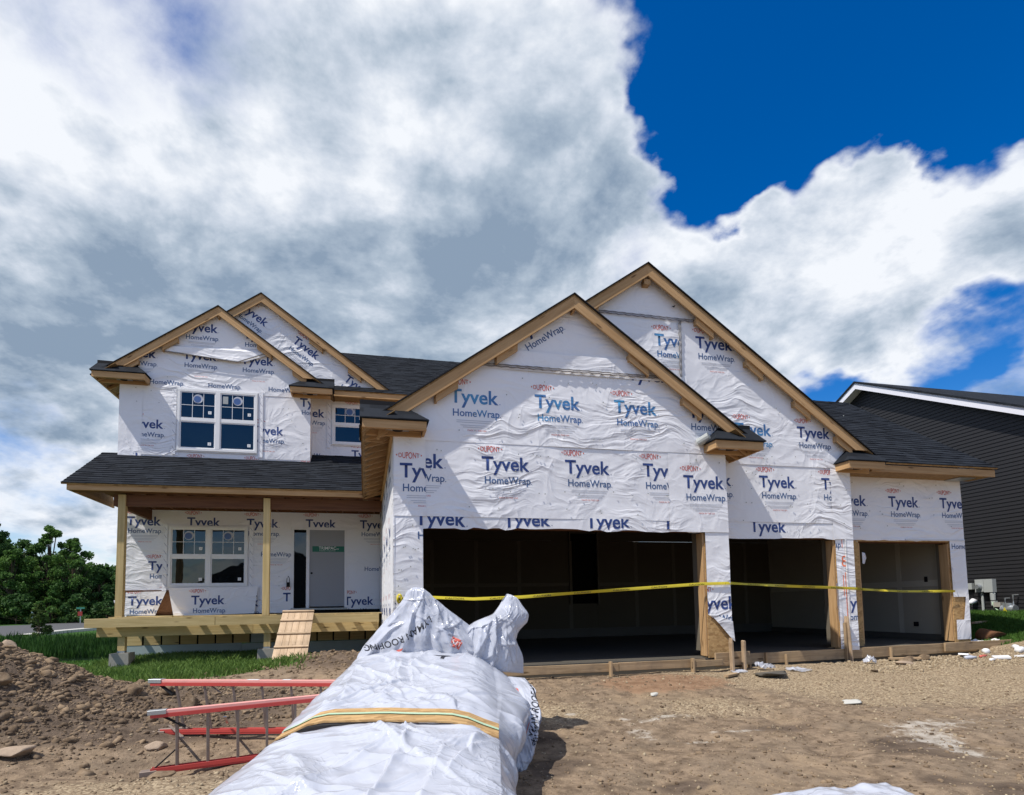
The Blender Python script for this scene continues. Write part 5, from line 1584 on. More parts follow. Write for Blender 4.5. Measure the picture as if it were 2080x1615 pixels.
# smooth the stations
ker = np.hanning(45); ker /= ker.sum()
col_ = [col_[0]] + [np.convolve(np.pad(c_, 22, mode='edge'), ker, 'valid') for c_ in col_[1:]]
s_ = np.linspace(0, 1, NV)
SA, SB = .27, .73          # left skirt, top, right skirt
P = np.zeros((NU, NV, 3))
gnd = -.62
for i in range(NU):
    y0, xl, xr, zl, zc2, zr_ = [c_[i] for c_ in col_]
    u = (s_ - SA) / (SB - SA)
    uc = np.clip(u, 0, 1)
    top_x = xl + (xr - xl) * uc
    crown = 1 - np.abs(2 * uc - 1) ** 4.5
    top_z = np.where(uc < .5, zl, zr_) * (1 - crown) + zc2 * crown
    top_z = (zl * (1 - uc) + zr_ * uc) + (zc2 - (zl + zr_) / 2) * crown
    lf = np.clip((SA - s_) / SA, 0, 1); rf = np.clip((s_ - SB) / (1 - SB), 0, 1)
    # skirts: left falls straight with a flare at the foot, right bellies out where loose wrap hangs
    belly = .22 * np.exp(-((y0 - 5.8) / .85) ** 2)
    side_l = -.04 * np.sin(np.pi * lf) - .22 * lf ** 2.2
    side_r = .06 * np.sin(np.pi * np.clip(rf * 1.4, 0, 1)) + belly * np.sin(np.pi * np.clip(rf * 2.1 + .04, 0, 1)) + .03 * rf
    X = top_x + np.where(lf > 0, side_l, 0) + np.where(rf > 0, side_r, 0)
    Z = np.where(lf > 0, zl + (gnd - zl) * lf, np.where(rf > 0, zr_ + (gnd - zr_) * rf, top_z))
    P[i, :, 0] = X; P[i, :, 1] = y0 + .34 * (u - .5) * -1; P[i, :, 2] = Z
# close the far end by dropping the last rows to the ground
nend = 40
last = P[-1].copy()
extra_rows = []
for k in range(1, nend + 1):
    t = k / nend
    r_ = last.copy()
    r_[:, 1] += .04 + .10 * t
    r_[:, 2] = np.minimum(last[:, 2], last[:, 2] + (gnd - last[:, 2]) * t)
    extra_rows.append(r_)
P = np.concatenate([P, np.array(extra_rows)], 0)
NU2 = P.shape[0]


def grid_normals(P):
    du = np.gradient(P, axis=0); dv = np.gradient(P, axis=1)
    n = np.cross(dv, du); n /= np.linalg.norm(n, axis=2, keepdims=True) + 1e-9
    return n


def ridged(x, y, o=3, ox=0.):
    s = 0; a = 1; t = 0
    for k in range(o):
        s = s + a * (1 - np.abs(2 * vnoise(x * 2 ** k + ox + 11 * k, y * 2 ** k + 7 * k) - 1)) ** 2.2; t += a; a *= .5
    return s / t


def facets(x, y, z, seed, lo=.16, hi=1.2, k=10):
    """long straight creases with flat panels between, like pulled sheet plastic"""
    r = np.random.default_rng(seed); s = 0
    wx_ = fbm(x * 1.6, y * 1.6 + z, 2, seed, 1) * .55; wy_ = fbm(x * 1.6 + 9, y * 1.6 - z, 2, seed, 7) * .55
    for i in range(k):
        L = lo * (hi / lo) ** (i / (k - 1)); a = r.random() * 3.14
        d = r.normal(size=3); d /= np.linalg.norm(d)
        q = ((x + wx_ * (.35 + L)) * d[0] + (y + wy_ * (.35 + L)) * d[1] + z * d[2]) / L + r.random()
        t = np.abs(q - np.floor(q) - .5) * 2
        gate = sst(vnoise(x * 2.2 + 3 * i + seed, y * 2.2 + z * 1.3), .38, .62)
        s = s + L * .085 * (t - .5) * gate
    return s


N3 = grid_normals(P)
if N3[NU // 2, NV // 2, 2] < 0: N3 = -N3
U2 = np.linspace(0, 4.27, NU2)[:, None] * np.ones((1, NV)); V2 = (s_ * 5)[None, :] * np.ones((NU2, 1))
wx = fbm(U2 * .9, V2 * .9, 3, 4, 9) * 1.6; wy = fbm(U2 * .9, V2 * .9, 3, 40, 19) * 1.6
onTop = sst(s_, SA - .02, SA + .06) * (1 - sst(s_, SB - .06, SB + .02)); onTop = onTop[None, :]
lng = ridged((U2 * .55 + V2 * .45) * 1.7 + wx, (V2 - U2 * .5) * .55 + wy, 3)          # long diagonal folds
crs = ridged(U2 * 2.6 + wx * .6, V2 * .55 + wy * .6, 3, 50)                            # short folds across
sag = fbm(U2 * 1.1, V2 * 1.1, 2, 60, 3)
inner = (sst(s_, SA + .0, SA + .07) * (1 - sst(s_, SB - .07, SB)))[None, :]
edgek = .30 + .70 * inner
dspl = .020 * (lng - .45) * (1 - .3 * onTop) + .006 * (crs - .4) + .016 * (sag - .5) + .42 * edgek * facets(P[:, :, 0], P[:, :, 1], P[:, :, 2], 5)
dspl = np.clip(dspl, -.04, .03)
# long pulled folds: a steep side and a shallow side, radiating from the strap, the corners and the gathered ends
fr = np.random.default_rng(21)


def crease(a, b_, px, py, w, hgt, bow=0.):
    dx, dy = b_[0] - a[0], b_[1] - a[1]; L = math.hypot(dx, dy); dx /= L; dy /= L
    t = ((px - a[0]) * dx + (py - a[1]) * dy) / L
    d = -(px - a[0]) * dy + (py - a[1]) * dx + bow * np.sin(np.pi * np.clip(t, 0, 1))
    wt = w * (.35 + .65 * np.sin(np.pi * np.clip(t, 0, 1)))
    prof = np.where(d > 0, np.clip(1 - d / wt, 0, 1) ** 1.6, np.clip(1 + d / (wt * .22), 0, 1))
    return hgt * prof * sst(t, 0, .18) * (1 - sst(t, .7, 1.0))


PX, PY, PZ = P[:, :, 0], P[:, :, 1], P[:, :, 2]
fsum = 0
anch = [(-.45, 4.7, .3, 1.15), (.88, 4.55, 1.9, 2.9), (-.5, 4.2, 4.9, 6.1), (.9, 4.0, 3.4, 4.5), (.75, 6.6, 3.4, 4.9), (-.05, 6.5, 4.0, 5.6), (.35, 6.2, 3.6, 5.5), (.2, 4.2, 4.0, 5.4), (.3, 4.75, .5, 2.6), (-.7, 2.6, -.6, 1.2), (.8, 2.9, 2.2, 3.6), (-.9, 3.4, 5.3, 6.2)]
for k in range(86):
    ax_, ay_, a0, a1 = anch[k % len(anch)]
    th = a0 + (a1 - a0) * fr.random(); L = .35 + 1.2 * fr.random()
    sx, sy = ax_ + fr.normal() * .18, ay_ + fr.normal() * .16
    fsum = fsum + crease((sx, sy), (sx + L * math.cos(th), sy + L * math.sin(th)), PX, PY, .05 + .13 * fr.random(), (.010 + .020 * fr.random()), fr.normal() * .05)
for k in range(26):      # sets of short parallel tucks
    ax_, ay_ = fr.uniform(-.8, .9), fr.uniform(1.6, 6.3); th = fr.uniform(-.5, .9); n_ = fr.integers(3, 7)
    for j in range(n_):
        fsum = fsum + crease((ax_ - j * .01, ay_ + j * .045), (ax_ + .3 * math.cos(th), ay_ + j * .045 + .3 * math.sin(th)), PX, PY, .03, .007, .02)
fsum = np.minimum(fsum, .045) * (.35 + .65 * inner)
gsum = 0
for k in range(40):      # hanging folds of the right skirt
    sy = fr.uniform(1.5, 6.8); sz = fr.uniform(-.1, .35)
    gsum = gsum + crease((sy, sz), (sy + fr.normal() * .22, sz - .35 - .4 * fr.random()), PY, PZ, .05 + .09 * fr.random(), .014 + .022 * fr.random(), fr.normal() * .03)
dspl = dspl + fsum + np.minimum(gsum, .05) * sst(s_, SB - .01, SB + .05)[None, :]
# vertical pleats on the skirts
rfm = sst(s_, SB, SB + .1)[None, :]; lfm = (1 - sst(s_, SA - .1, SA))[None, :]
dspl += (rfm + lfm) * .036 * (ridged(U2 * 3.2 + wx * .5, V2 * .35, 2, 90) - .4)
# crescents radiating from the strap where the wrap is cinched
ystrap = 4.41
dst = np.abs(P[:, :, 1] - ystrap)
cinch = .020 * np.exp(-(dst / .20) ** 2)
dspl *= np.clip(dst / .20, .15, 1)
dspl -= (.034 * np.exp(-(dst / .13) ** 2) + cinch) * onTop
P = P + N3 * dspl[:, :, None]
idx = np.arange(NU2 * NV).reshape(NU2, NV)
T = np.stack([idx[:-1, :-1], idx[1:, :-1], idx[1:, 1:], idx[:-1, 1:]], -1).reshape(-1, 4)
if N3[NU // 2, NV // 2, 2] > 0: pass
wrapo = big('plastic_wrap', P.reshape(-1, 3), T, M['plastic'], bd, smooth=True)
box('siding_stack', -.35, .55, 2.6, 4.4, -.6, -.2, M['form'], bd)


def bvh_of(o):
    off = par_loc(o)
    vs = [tuple(v.co + off) for v in o.data.vertices]
    return BVHTree.FromPolygons(vs, [tuple(q.vertices) for q in o.data.polygons])


wb = bvh_of(wrapo)


def drape(name, V2d, F2, centre, ux, uy, bvh, mat, parent, off=.003):
    """flat print laid on to a surface from a plane at centre with axes ux, uy"""
    ux = Vector(ux).normalized(); uy = Vector(uy); uy = (uy - ux * uy.dot(ux)).normalized(); n = ux.cross(uy)
    bm = bmesh.new()
    vs = [bm.verts.new((v[0] * 2.1, v[1] * 2.1, 0)) for v in V2d]
    for q in F2:
        try: bm.faces.new([vs[i] for i in q])
        except ValueError: pass
    for _ in range(2):
        es = [e_ for e_ in bm.edges if e_.calc_length() > .04]
        if es: bmesh.ops.subdivide_edges(bm, edges=es, cuts=1)
        bmesh.ops.triangulate(bm, faces=bm.faces)
    out = []
    for v in bm.verts:
        p = Vector(centre) + ux * v.co.x + uy * v.co.y
        loc, nn, ii, dd = bvh.ray_cast(p + n * .5, -n, 1.6)
        if loc is None:
            loc, nn, ii, dd = bvh.find_nearest(p)
        if nn.dot(n) < 0: nn = -nn
        out.append(loc + nn * off)
    bm.verts.index_update()
    F = [[v.index for v in q.verts] for q in bm.faces]; bm.free()
    return raw(name, [tuple(v) for v in out], F, mat, parent)


# strap board: two strips of OSB with a green strap between, bent over the crown
pts = []
for i in range(15):
    t = i / 14
    x = -.550 + (.918 + .550) * t
    yb_ = 4.526 - .347 * t
    zb = 0.016 * (1 - t) + 0.006 * t + 0.097 * (1 - abs(2 * t - 1) ** 2.2)
    hz = zb
    for oy in (-.14, -.07, 0., .07, .14):
        loc, nn, ii, dd = wb.ray_cast(Vector((min(max(x, -.50), .86), yb_ + oy, 2)), Vector((0, 0, -1)))
        if loc: hz = max(hz, loc.z - .09 * oy)
    endk = min(1, min(t, 1 - t) / .16)
    pts.append(Vector((x, yb_, (zb + .012) * (1 - endk) + max(zb + .02, hz + .008) * endk)))
zz_s = [p.z for p in pts]
for i, p in enumerate(pts): p.z = .25 * zz_s[max(i - 1, 0)] + .5 * zz_s[i] + .25 * zz_s[min(i + 1, 14)] + .006


def curved_slat(name, dy, w, mat, h0=0., th=.012):
    mb = MB(); V = []; n = len(pts)
    for p in pts:
        for a, c_ in ((-w / 2, 0), (w / 2, 0), (w / 2, th), (-w / 2, th)): V.append((p.x + .23 * (dy + a), p.y + dy + a, p.z + h0 + c_ + .09 * (dy + a)))
    F = []
    for i in range(n - 1):
        for k in range(4): F.append((4 * i + k, 4 * i + (k + 1) % 4, 4 * i + 4 + (k + 1) % 4, 4 * i + 4 + k))
    F += [(3, 2, 1, 0), (4 * n - 4, 4 * n - 3, 4 * n - 2, 4 * n - 1)]
    return mb.add(V, F).build(name, mat, bd)


curved_slat('strap_board', -.080, .135, M['osb'], .0)
curved_slat('strap_board', .080, .135, M['osb'], .004)
curved_slat('strap', 0.004, .035, M['strap'], .018, .003)


# loose tails of wrap at the far end
def tail(name, spine, mat, seed, n=150, m=190, fold=.03, lo=0.):
    """spine rows: left point, right point, thickness (towards the viewer) - a closed, crumpled pouch"""
    rows = np.array([[*a, *b_, t] for a, b_, t in spine], float)
    tt = np.linspace(0, 1, n); tk = np.linspace(0, 1, len(rows))
    r_ = np.stack([np.interp(tt, tk, rows[:, i]) for i in range(7)], 1)
    ker = np.hanning(17); ker /= ker.sum()
    r_ = np.stack([np.convolve(np.pad(r_[:, i], 8, mode='edge'), ker, 'valid') for i in range(7)], 1)
    ang = np.linspace(0, 2 * np.pi, m, endpoint=False)
    P = np.zeros((n, m, 3))
    for i in range(n):
        a, b_, th = r_[i, :3], r_[i, 3:6], r_[i, 6]
        c_ = (a + b_) / 2; hx = (b_ - a) / 2
        P[i] = c_ + np.cos(ang)[:, None] * hx + np.sin(ang)[:, None] * np.array([0.0, -1, .12]) * th
    cen = (P.mean(axis=1, keepdims=True))
    A2 = ang[None, :] * np.ones((n, 1)); T2 = tt[:, None] * np.ones((1, m))
    cxn, syn = np.cos(A2), np.sin(A2)
    dd = ridged(cxn * 1.6 + seed + syn * .3 + T2 * .9, T2 * 1.3 + syn * 1.6 + seed, 3) - .45 + .5 * (ridged(cxn * 4 + seed * 2, T2 * 2.5 + syn * 3, 2) - .4)
    nv = P - cen; ln = np.linalg.norm(nv, axis=2, keepdims=True) + 1e-6
    dirn = nv / ln
    dirn[:, :, 1] *= 1.0
    dd = dd * .45
    fc_ = facets(P[:, :, 0] * 1.2, P[:, :, 2] * 1.2, P[:, :, 1] * 1.2, int(seed * 10), .10, .6, 9) * 1.0
    P = P + dirn * (dd * fold + fc_ * .6)[:, :, None] * np.minimum(1, ln / .12)
    P[:, :, 1] += fc_ * np.sign(np.sin(A2))
    P[:, :, 1] += (dd * -fold * .8) * np.sign(np.sin(A2)) * .7
    fr2 = np.random.default_rng(int(seed * 7)); fs = 0
    x0_, x1_ = P[:, :, 0].min(), P[:, :, 0].max(); z0_, z1_ = P[:, :, 2].min(), P[:, :, 2].max()
    for k in range(34):
        bx_ = fr2.uniform(x0_, x1_); tx_ = .5 * (x0_ + x1_) + .35 * (bx_ - .5 * (x0_ + x1_)) + fr2.normal() * .06
        za = z0_ + (z1_ - z0_) * fr2.uniform(0, .3); zb_ = z0_ + (z1_ - z0_) * fr2.uniform(.5, 1.05)
        fs = fs + crease((bx_, za), (tx_, zb_), P[:, :, 0], P[:, :, 2], .03 + .09 * fr2.random(), .012 + .03 * fr2.random(), fr2.normal() * .04)
    for k in range(14):
        a_ = fr2.uniform(-.9, .9); bx_, bz_ = fr2.uniform(x0_, x1_), fr2.uniform(z0_, z1_)
        fs = fs + crease((bx_, bz_), (bx_ + .3 * math.cos(a_), bz_ + .3 * math.sin(a_)), P[:, :, 0], P[:, :, 2], .03 + .05 * fr2.random(), .012 + .014 * fr2.random(), .02)
    P[:, :, 1] -= np.minimum(fs, .07) * np.sign(np.sin(A2)) * np.abs(np.sin(A2)) ** .5
    idx = np.arange(n * m).reshape(n, m); nx2 = np.roll(idx, -1, 1)
    T = np.stack([idx[:-1], idx[1:], nx2[1:], nx2[:-1]], -1).reshape(-1, 4)
    o = big(name, P.reshape(-1, 3), T, mat, bd, smooth=True)
    bm = bmesh.new(); bm.from_mesh(o.data); bm.verts.ensure_lookup_table()
    for row in (0, n - 1):
        try: bm.faces.new([bm.verts[int(i)] for i in idx[row]])
        except ValueError: pass
    bmesh.ops.recalc_face_normals(bm, faces=bm.faces); bm.to_mesh(o.data); bm.free()
    return o


t1 = tail('wrap_tail', [
    ((-0.126, 6.762, 0.253), (1.47, 6.426, 0.211), 0.189),
    ((-0.063, 6.762, 0.401), (1.386, 6.426, 0.379), 0.246),
    ((0.021, 6.72, 0.547), (1.26, 6.447, 0.558), 0.227),
    ((0.168, 6.678, 0.715), (1.124, 6.468, 0.695), 0.189),
    ((0.273, 6.636, 0.863), (0.966, 6.489, 0.831), 0.151),
    ((0.378, 6.615, 0.988), (0.819, 6.51, 0.947), 0.113),
    ((0.452, 6.594, 1.093), (0.693, 6.531, 1.062), 0.085),
    ((0.514, 6.573, 1.135), (0.619, 6.552, 1.125), 0.038)], M['plastic_thin'], 3.1, fold=.05)
t2 = tail('wrap_tail', [
    ((0.84, 6.51, 0.253), (1.68, 6.363, 0.17), 0.151),
    ((0.966, 6.489, 0.422), (1.659, 6.342, 0.379), 0.208),
    ((1.05, 6.468, 0.558), (1.586, 6.342, 0.547), 0.189),
    ((1.05, 6.468, 0.673), (1.628, 6.342, 0.653), 0.17),
    ((1.176, 6.447, 0.753), (1.718, 6.321, 0.736), 0.161),
    ((1.355, 6.405, 0.831), (1.726, 6.3, 0.821), 0.132),
    ((1.439, 6.384, 0.925), (1.68, 6.3, 0.894), 0.095),
    ((1.491, 6.342, 1.02), (1.607, 6.321, 0.999), 0.057),
    ((1.502, 6.342, 1.047), (1.544, 6.321, 1.037), 0.019)], M['plastic_thin'], 8.7, fold=.045)
t3 = tail('hanging_wrap', [
    ((1.18, 6.25, .20), (1.62, 6.12, .17), .09),
    ((1.21, 6.02, .11), (1.635, 5.80, .09), .16),
    ((1.22, 5.74, -.05), (1.60, 5.46, -.07), .20),
    ((1.18, 5.52, -.26), (1.50, 5.30, -.28), .19),
    ((1.12, 5.36, -.44), (1.38, 5.16, -.46), .15),
    ((1.08, 5.25, -.62), (1.26, 5.10, -.62), .10)], M['plastic'], 5.2, fold=.055)

# print on the wrap
b1 = bvh_of(t1); b3 = bvh_of(t3)
VW = (0, -1, .0)
Vt, Ft = text2d('LYMAN ROOFING &', .40, .034, .008)
Vt = Vt - np.array([.20, .017])
# arc it
Vt2 = Vt.copy(); Vt2[:, 1] += -1.1 * Vt[:, 0] ** 2
drape('lettering', Vt2, Ft, (.325, 6.3, .558), (-.93, 0, -.36), (.36, 0, -.93), b1, M['textblack'], bd)
sq = rect2d(-.034, .034, -.03, .03)
drape('printed_badge', *sq, (.347, 6.3, .411), (-.94, 0, -.33), (.33, 0, -.94), b1, M['red'], bd)
Vt, Ft = text2d('LRS', .05, .028, .006); drape('lettering', Vt - np.array([.025, .014]), Ft, (0.347, 6.3, 0.411), (-.94, 0, -.33), (.33, 0, -.94), b1, M['white'], bd, .006)
drape('printed_badge', *rect2d(-.028, .028, -.024, .024), (0.935, 6.3, 0.537), (-.9, 0, .42), (-.42, 0, -.9), b1, M['red'], bd)
Vt, Ft = text2d('LRS', .042, .024, .006); drape('lettering', Vt - np.array([.021, .012]), Ft, (0.935, 6.3, 0.537), (-.9, 0, .42), (-.42, 0, -.9), b1, M['white'], bd, .006)
Vt, Ft = text2d('WE ARE', .14, .045, .004); drape('lettering', Vt - np.array([.07, .022]), Ft, (0.924, 6.3, 0.673), (.45, 0, .89), (.89, 0, -.45), b1, M['navy2'], bd)
ux3 = (.02, .55, -.85)
Vt, Ft = text2d('LYMAN ROOFING', .26, .034, .008); drape('lettering', Vt - np.array([.13, .017]), Ft, (1.533, 5.46, -0.041), (.35, .1, .93), (-.93, .1, .35), b3, M['textblack'], bd)
drape('printed_badge', *rect2d(-.024, .024, -.022, .022), (1.397, 5.46, 0.075), (.3, 0, .95), (-.95, 0, .3), b3, M['red'], bd)
Vt, Ft = text2d('EST. 20', .075, .022, .004); drape('lettering', Vt - np.array([.037, .011]), Ft, (1.47, 5.04, -0.23), (.3, 0, .95), (-.95, 0, .3), b3, M['textblack'], bd)
drape('printed_rule', *rect2d(-.05, .05, -.0012, .0012), (1.397, 5.04, -0.198), (.45, 0, .89), (-.89, 0, .45), b3, M['red'], bd)


def house_mark(cx_, cz_, s):
    pts_ = [(-.5, -.5), (.5, -.5), (.5, .1), (0, .6), (-.5, .1), (-.5, -.5)]
    V = []; F = []
    for i in range(5):
        a = np.array(pts_[i]) * s; b_ = np.array(pts_[i + 1]) * s; d = (b_ - a) / np.linalg.norm(b_ - a); n = np.array([-d[1], d[0]]) * .0014
        o = len(V); V += [a - n, b_ - n, b_ + n, a + n]; F += [[o, o + 1, o + 2], [o, o + 2, o + 3]]
    return np.array(V), F


for cc, sz in (((1.558, 5.04, -0.167), .05), ((1.491, 5.04, -0.397), .05), ((1.449, 5.04, -0.587), .055)):
    V_, F_2 = house_mark(0, 0, sz); drape('printed_mark', V_, F_2, cc, (.4, 0, .9), (-.9, 0, .4), b3, M['navy2'], bd)
V_, F_2 = house_mark(0, 0, .07); drape('printed_mark', V_, F_2, (.745, 6.3, .915), (-.9, 0, .3), (-.3, 0, -.9), b1, M['smallprint'], bd)
# tear on top
loc, nn, ii, dd = wb.ray_cast(Vector((.777, 6.13, 2)), Vector((0, 0, -1)))
if loc:
    drape('wrap_tear', np.array([(-.05, .01), (-.005, .004), (-.012, -.03), (.006, -.034), (.01, -.002), (.045, .012), (.0, .016)]), [[0, 1, 6], [1, 2, 3], [1, 3, 4], [1, 4, 6], [4, 5, 6]], loc, (1, -.2, 0), (0, 1, .1), wb, M['textblack'], bd, .004)

# second wrapped stack, only its far top edge in the frame
nn_ = 80
xs2 = np.linspace(2.15, 3.55, nn_); ys2 = np.linspace(2.2, 3.44, nn_)
XX, YY = np.meshgrid(xs2, ys2, indexing='ij')
ed = np.minimum(np.minimum((XX - 2.15) / .35, (3.55 - XX) / .25), np.minimum((3.44 - YY) / .12, (YY - 2.2) / .1))
ZZ = np.asarray(H(XX, YY)) - .02 + .26 * sst(ed, 0, 1) + .03 * (ridged(XX * 4, YY * 3, 3) - .5) * sst(ed, 0, .3)
idx = np.arange(nn_ * nn_).reshape(nn_, nn_)
T = np.stack([idx[:-1, :-1], idx[1:, :-1], idx[1:, 1:], idx[:-1, 1:]], -1).reshape(-1, 4)
o = big('wrapped_stack', np.stack([XX, YY, ZZ], -1).reshape(-1, 3), T, M['plastic'], smooth=True)
tag(o, 'low stack under white plastic at the bottom edge right of the large bundle', 'wrapped stack')

# ================================================================== LOOSE STONES, CLODS, GRASS
def ico(sub):
    bm = bmesh.new(); bmesh.ops.create_icosphere(bm, subdivisions=sub, radius=1)
    V = np.array([v.co[:] for v in bm.verts]); F = np.array([[v.index for v in q.verts] for q in bm.faces]); bm.free()
    return V, F


I1, I2, I3 = ico(1), ico(2), ico(3)


def scatter(name, X, Y, Sz, base, mat, sink=.3, squash=.7, rough=.35, parent=None, zoff=0.):
    n = len(X); V0, F0 = base; nv = len(V0)
    Zg = H(X, Y) + zoff
    a = rng.random(n) * 6.28; b_ = rng.random(n) * 6.28
    out = np.zeros((n, nv, 3), np.float32)
    nz = rng.random((64, nv)) * rough + 1 - rough / 2
    sel = rng.integers(0, 64, n)
    sc = np.stack([.75 + .6 * rng.random(n), .75 + .5 * rng.random(n), squash * (.7 + .6 * rng.random(n))], 1)
    vv = V0[None] * nz[sel][:, :, None] * sc[:, None, :] * Sz[:, None, None]
    # tilt then spin
    ct_, st_ = np.cos((b_ - 3.14) * .25), np.sin((b_ - 3.14) * .25)
    y2 = vv[:, :, 1] * ct_[:, None] - vv[:, :, 2] * st_[:, None]; z2 = vv[:, :, 1] * st_[:, None] + vv[:, :, 2] * ct_[:, None]
    ca, sa = np.cos(a)[:, None], np.sin(a)[:, None]
    out[:, :, 0] = vv[:, :, 0] * ca - y2 * sa + X[:, None]
    out[:, :, 1] = vv[:, :, 0] * sa + y2 * ca + Y[:, None]
    out[:, :, 2] = z2 + (Zg + Sz * squash * (1 - 2 * sink) * .5)[:, None]
    T = (F0[None] + (np.arange(n) * nv)[:, None, None]).reshape(-1, 3)
    return big(name, out.reshape(-1, 3), T, mat, parent)


def power_sizes(n, lo, hi, k=2.4):
    u = rng.random(n); return lo * (1 - u * (1 - (lo / hi) ** (k - 1))) ** (-1 / (k - 1))


# clods over the heap
n = 9000
X = rng.normal(-4.0, 1.5, n * 2); Y = rng.normal(7.7, 1.2, n * 2)
md = np.exp(-(np.maximum(X + 4.35, 0) / 1.75) ** 2 - (np.minimum(X + 4.35, 0) / 6.5) ** 2 - (np.abs(Y - 7.9) / 2.1) ** 2)
k = (rng.random(n * 2) < np.clip(md * 2.2, 0, 1)) & (Y < 9.6) & (Y > 4.6)
X, Y = X[k][:n], Y[k][:n]
tag(scatter('dirt_clods', X, Y, power_sizes(len(X), .010, .07, 2.7), I1, M['clod'], rough=.7, squash=.6, sink=.5), kind='stuff')
X = rng.uniform(-2.7, .2, 900); Y = rng.uniform(7.2, 9.3, 900)
tag(scatter('dirt_clods', X, Y, power_sizes(900, .010, .05, 2.8), I2, M['clod'], rough=.85), kind='stuff')
X = rng.normal(-.5, 1.0, 900); Y = rng.normal(11.4, .8, 900)
tag(scatter('dirt_clods', X, Y, power_sizes(900, .010, .05, 2.8), I2, M['clod'], rough=.85), kind='stuff')
# pebbles and crumbs over the yard
n = 30000
X = rng.uniform(-4.5, 11.5, n); Y = 2.8 + 6.3 * rng.random(n) ** 1.25
gk = np.clip(.22 + sst(X * .8 + Y * .5, 6.8, 9.0) * sst(Y, 5, 7) + .6 * np.exp(-((X + 1.6) / 1.1) ** 2 - ((Y - 4.9) / 1.0) ** 2) + .6 * np.exp(-((X - 2.3) / .9) ** 2 - ((Y - 7.0) / .7) ** 2), 0, 1)
k = rng.random(n) < gk * .9
tag(scatter('gravel', X[k], Y[k], power_sizes(int(k.sum()), .005, .024, 3.0), I1, M['pebble'], rough=.5), kind='stuff')
k = ~k & (rng.random(n) < .45)
tag(scatter('dirt_crumbs', X[k], Y[k], power_sizes(int(k.sum()), .006, .03, 3.0), I1, M['clod'], rough=.5), kind='stuff')
n = 5000
X = rng.uniform(8, 13.2, n); Y = rng.uniform(8.2, 9.5, n)
tag(scatter('gravel', X, Y, power_sizes(n, .008, .035, 2.8), I1, M['pebble'], rough=.5), kind='stuff')


def rock(x, y, s, label, mat='rock', sq=.6, dz=0., stretch=(1, 1), rz=0., name='rock', cat='rock'):
    V0, F0 = I3
    sd = random.random() * 50
    nrm_v = V0 / np.linalg.norm(V0, axis=1, keepdims=True)
    r_ = .72 + .55 * vnoise(nrm_v[:, 0] * 1.4 + sd, nrm_v[:, 1] * 1.4 + nrm_v[:, 2] * 1.9 + sd) + .12 * vnoise(nrm_v[:, 0] * 5 + sd, nrm_v[:, 1] * 5 + nrm_v[:, 2] * 4)
    V = V0 * r_[:, None]
    for _ in range(14):
        d_ = rng.normal(size=3); d_ /= np.linalg.norm(d_); hgt_ = .42 + .25 * random.random()
        ov = np.maximum(V @ d_ - hgt_, 0); V = V - ov[:, None] * d_ * .92
    V = V * np.array([s * stretch[0], s * stretch[1], s * sq])
    c_, s2 = math.cos(rz), math.sin(rz)
    V = np.stack([V[:, 0] * c_ - V[:, 1] * s2 + x, V[:, 0] * s2 + V[:, 1] * c_ + y, V[:, 2] + float(H(x, y)) + s * sq * .35 + dz], 1)
    o = big(name, V, F0, M[mat])
    return tag(o, label, cat)


rock(-4.02, 8.25, .11, 'pale wedge-shaped rock standing on the crest of the dirt heap', sq=.9, stretch=(1.2, .8), rz=-.5, dz=.03)
rock(-4.32, 8.3, .12, 'dark round clod next to the pale crest rock', 'clod', sq=.9)
rock(-3.0, 6.25, .19, 'flat tan stone on the near slope of the dirt heap', sq=.4, stretch=(1.2, .8), rz=.4)
rock(-3.62, 7.3, .15, 'rounded brown boulder high on the dirt heap face', 'clod', sq=.7)
rock(-3.05, 5.5, .17, 'brown boulder at the lower left corner of the heap', 'clod', sq=.7)
rock(-3.35, 5.95, .14, 'squat brown clod left of the flat tan stone', 'clod', sq=.6)
rock(-2.62, 8.0, .15, 'dark jagged clod at the right foot of the heap', 'clod', sq=.9)
rock(-1.98, 7.9, .13, 'upright dark clod behind the ladder end cap', 'clod', sq=.95)
rock(-2.32, 8.2, .11, 'smaller dark clod between the heap foot and the ladder', 'clod', sq=.9)
rock(-1.92, 6.55, .11, 'stone block under the rear feet of the red ladder', 'rock', sq=.6)
rock(-1.62, 5.62, .09, 'dark muddy lump under the near ladder foot', 'clod', sq=.6, stretch=(1.4, 1))
rock(3.82, 7.55, .06, 'small square concrete chunk on the reddish sand', 'kerb', sq=.9)
rock(6.15, 6.6, .13, 'flat pale grey stone lying on the gravel', 'kerb', sq=.3, stretch=(1.2, .8))
rock(9.6, 8.95, .20, 'long brown clod beside the form board', 'clod', sq=.5, stretch=(1.5, .8), rz=.3)
rock(9.25, 8.75, .15, 'broken brown clod nearest the gravel by the form board', 'rock', sq=.5, stretch=(1.4, .9))
rock(10.05, 9.05, .14, 'rounded brown clod at the right of the clod row', 'clod', sq=.6)
rock(8.2, 8.3, .07, 'lone small clod on the gravel before the middle bay', 'clod', sq=.6)
rock(6.2, 8.35, .26, 'dark grey slump of mortar below the pier form', 'slab', sq=.22, stretch=(1.5, .9), name='mortar_heap', cat='mortar heap')
rock(13.35, 10.45, .42, 'brown soil mound on the lawn beside the garage corner', 'brown', sq=.62, name='soil_mound', cat='soil mound')


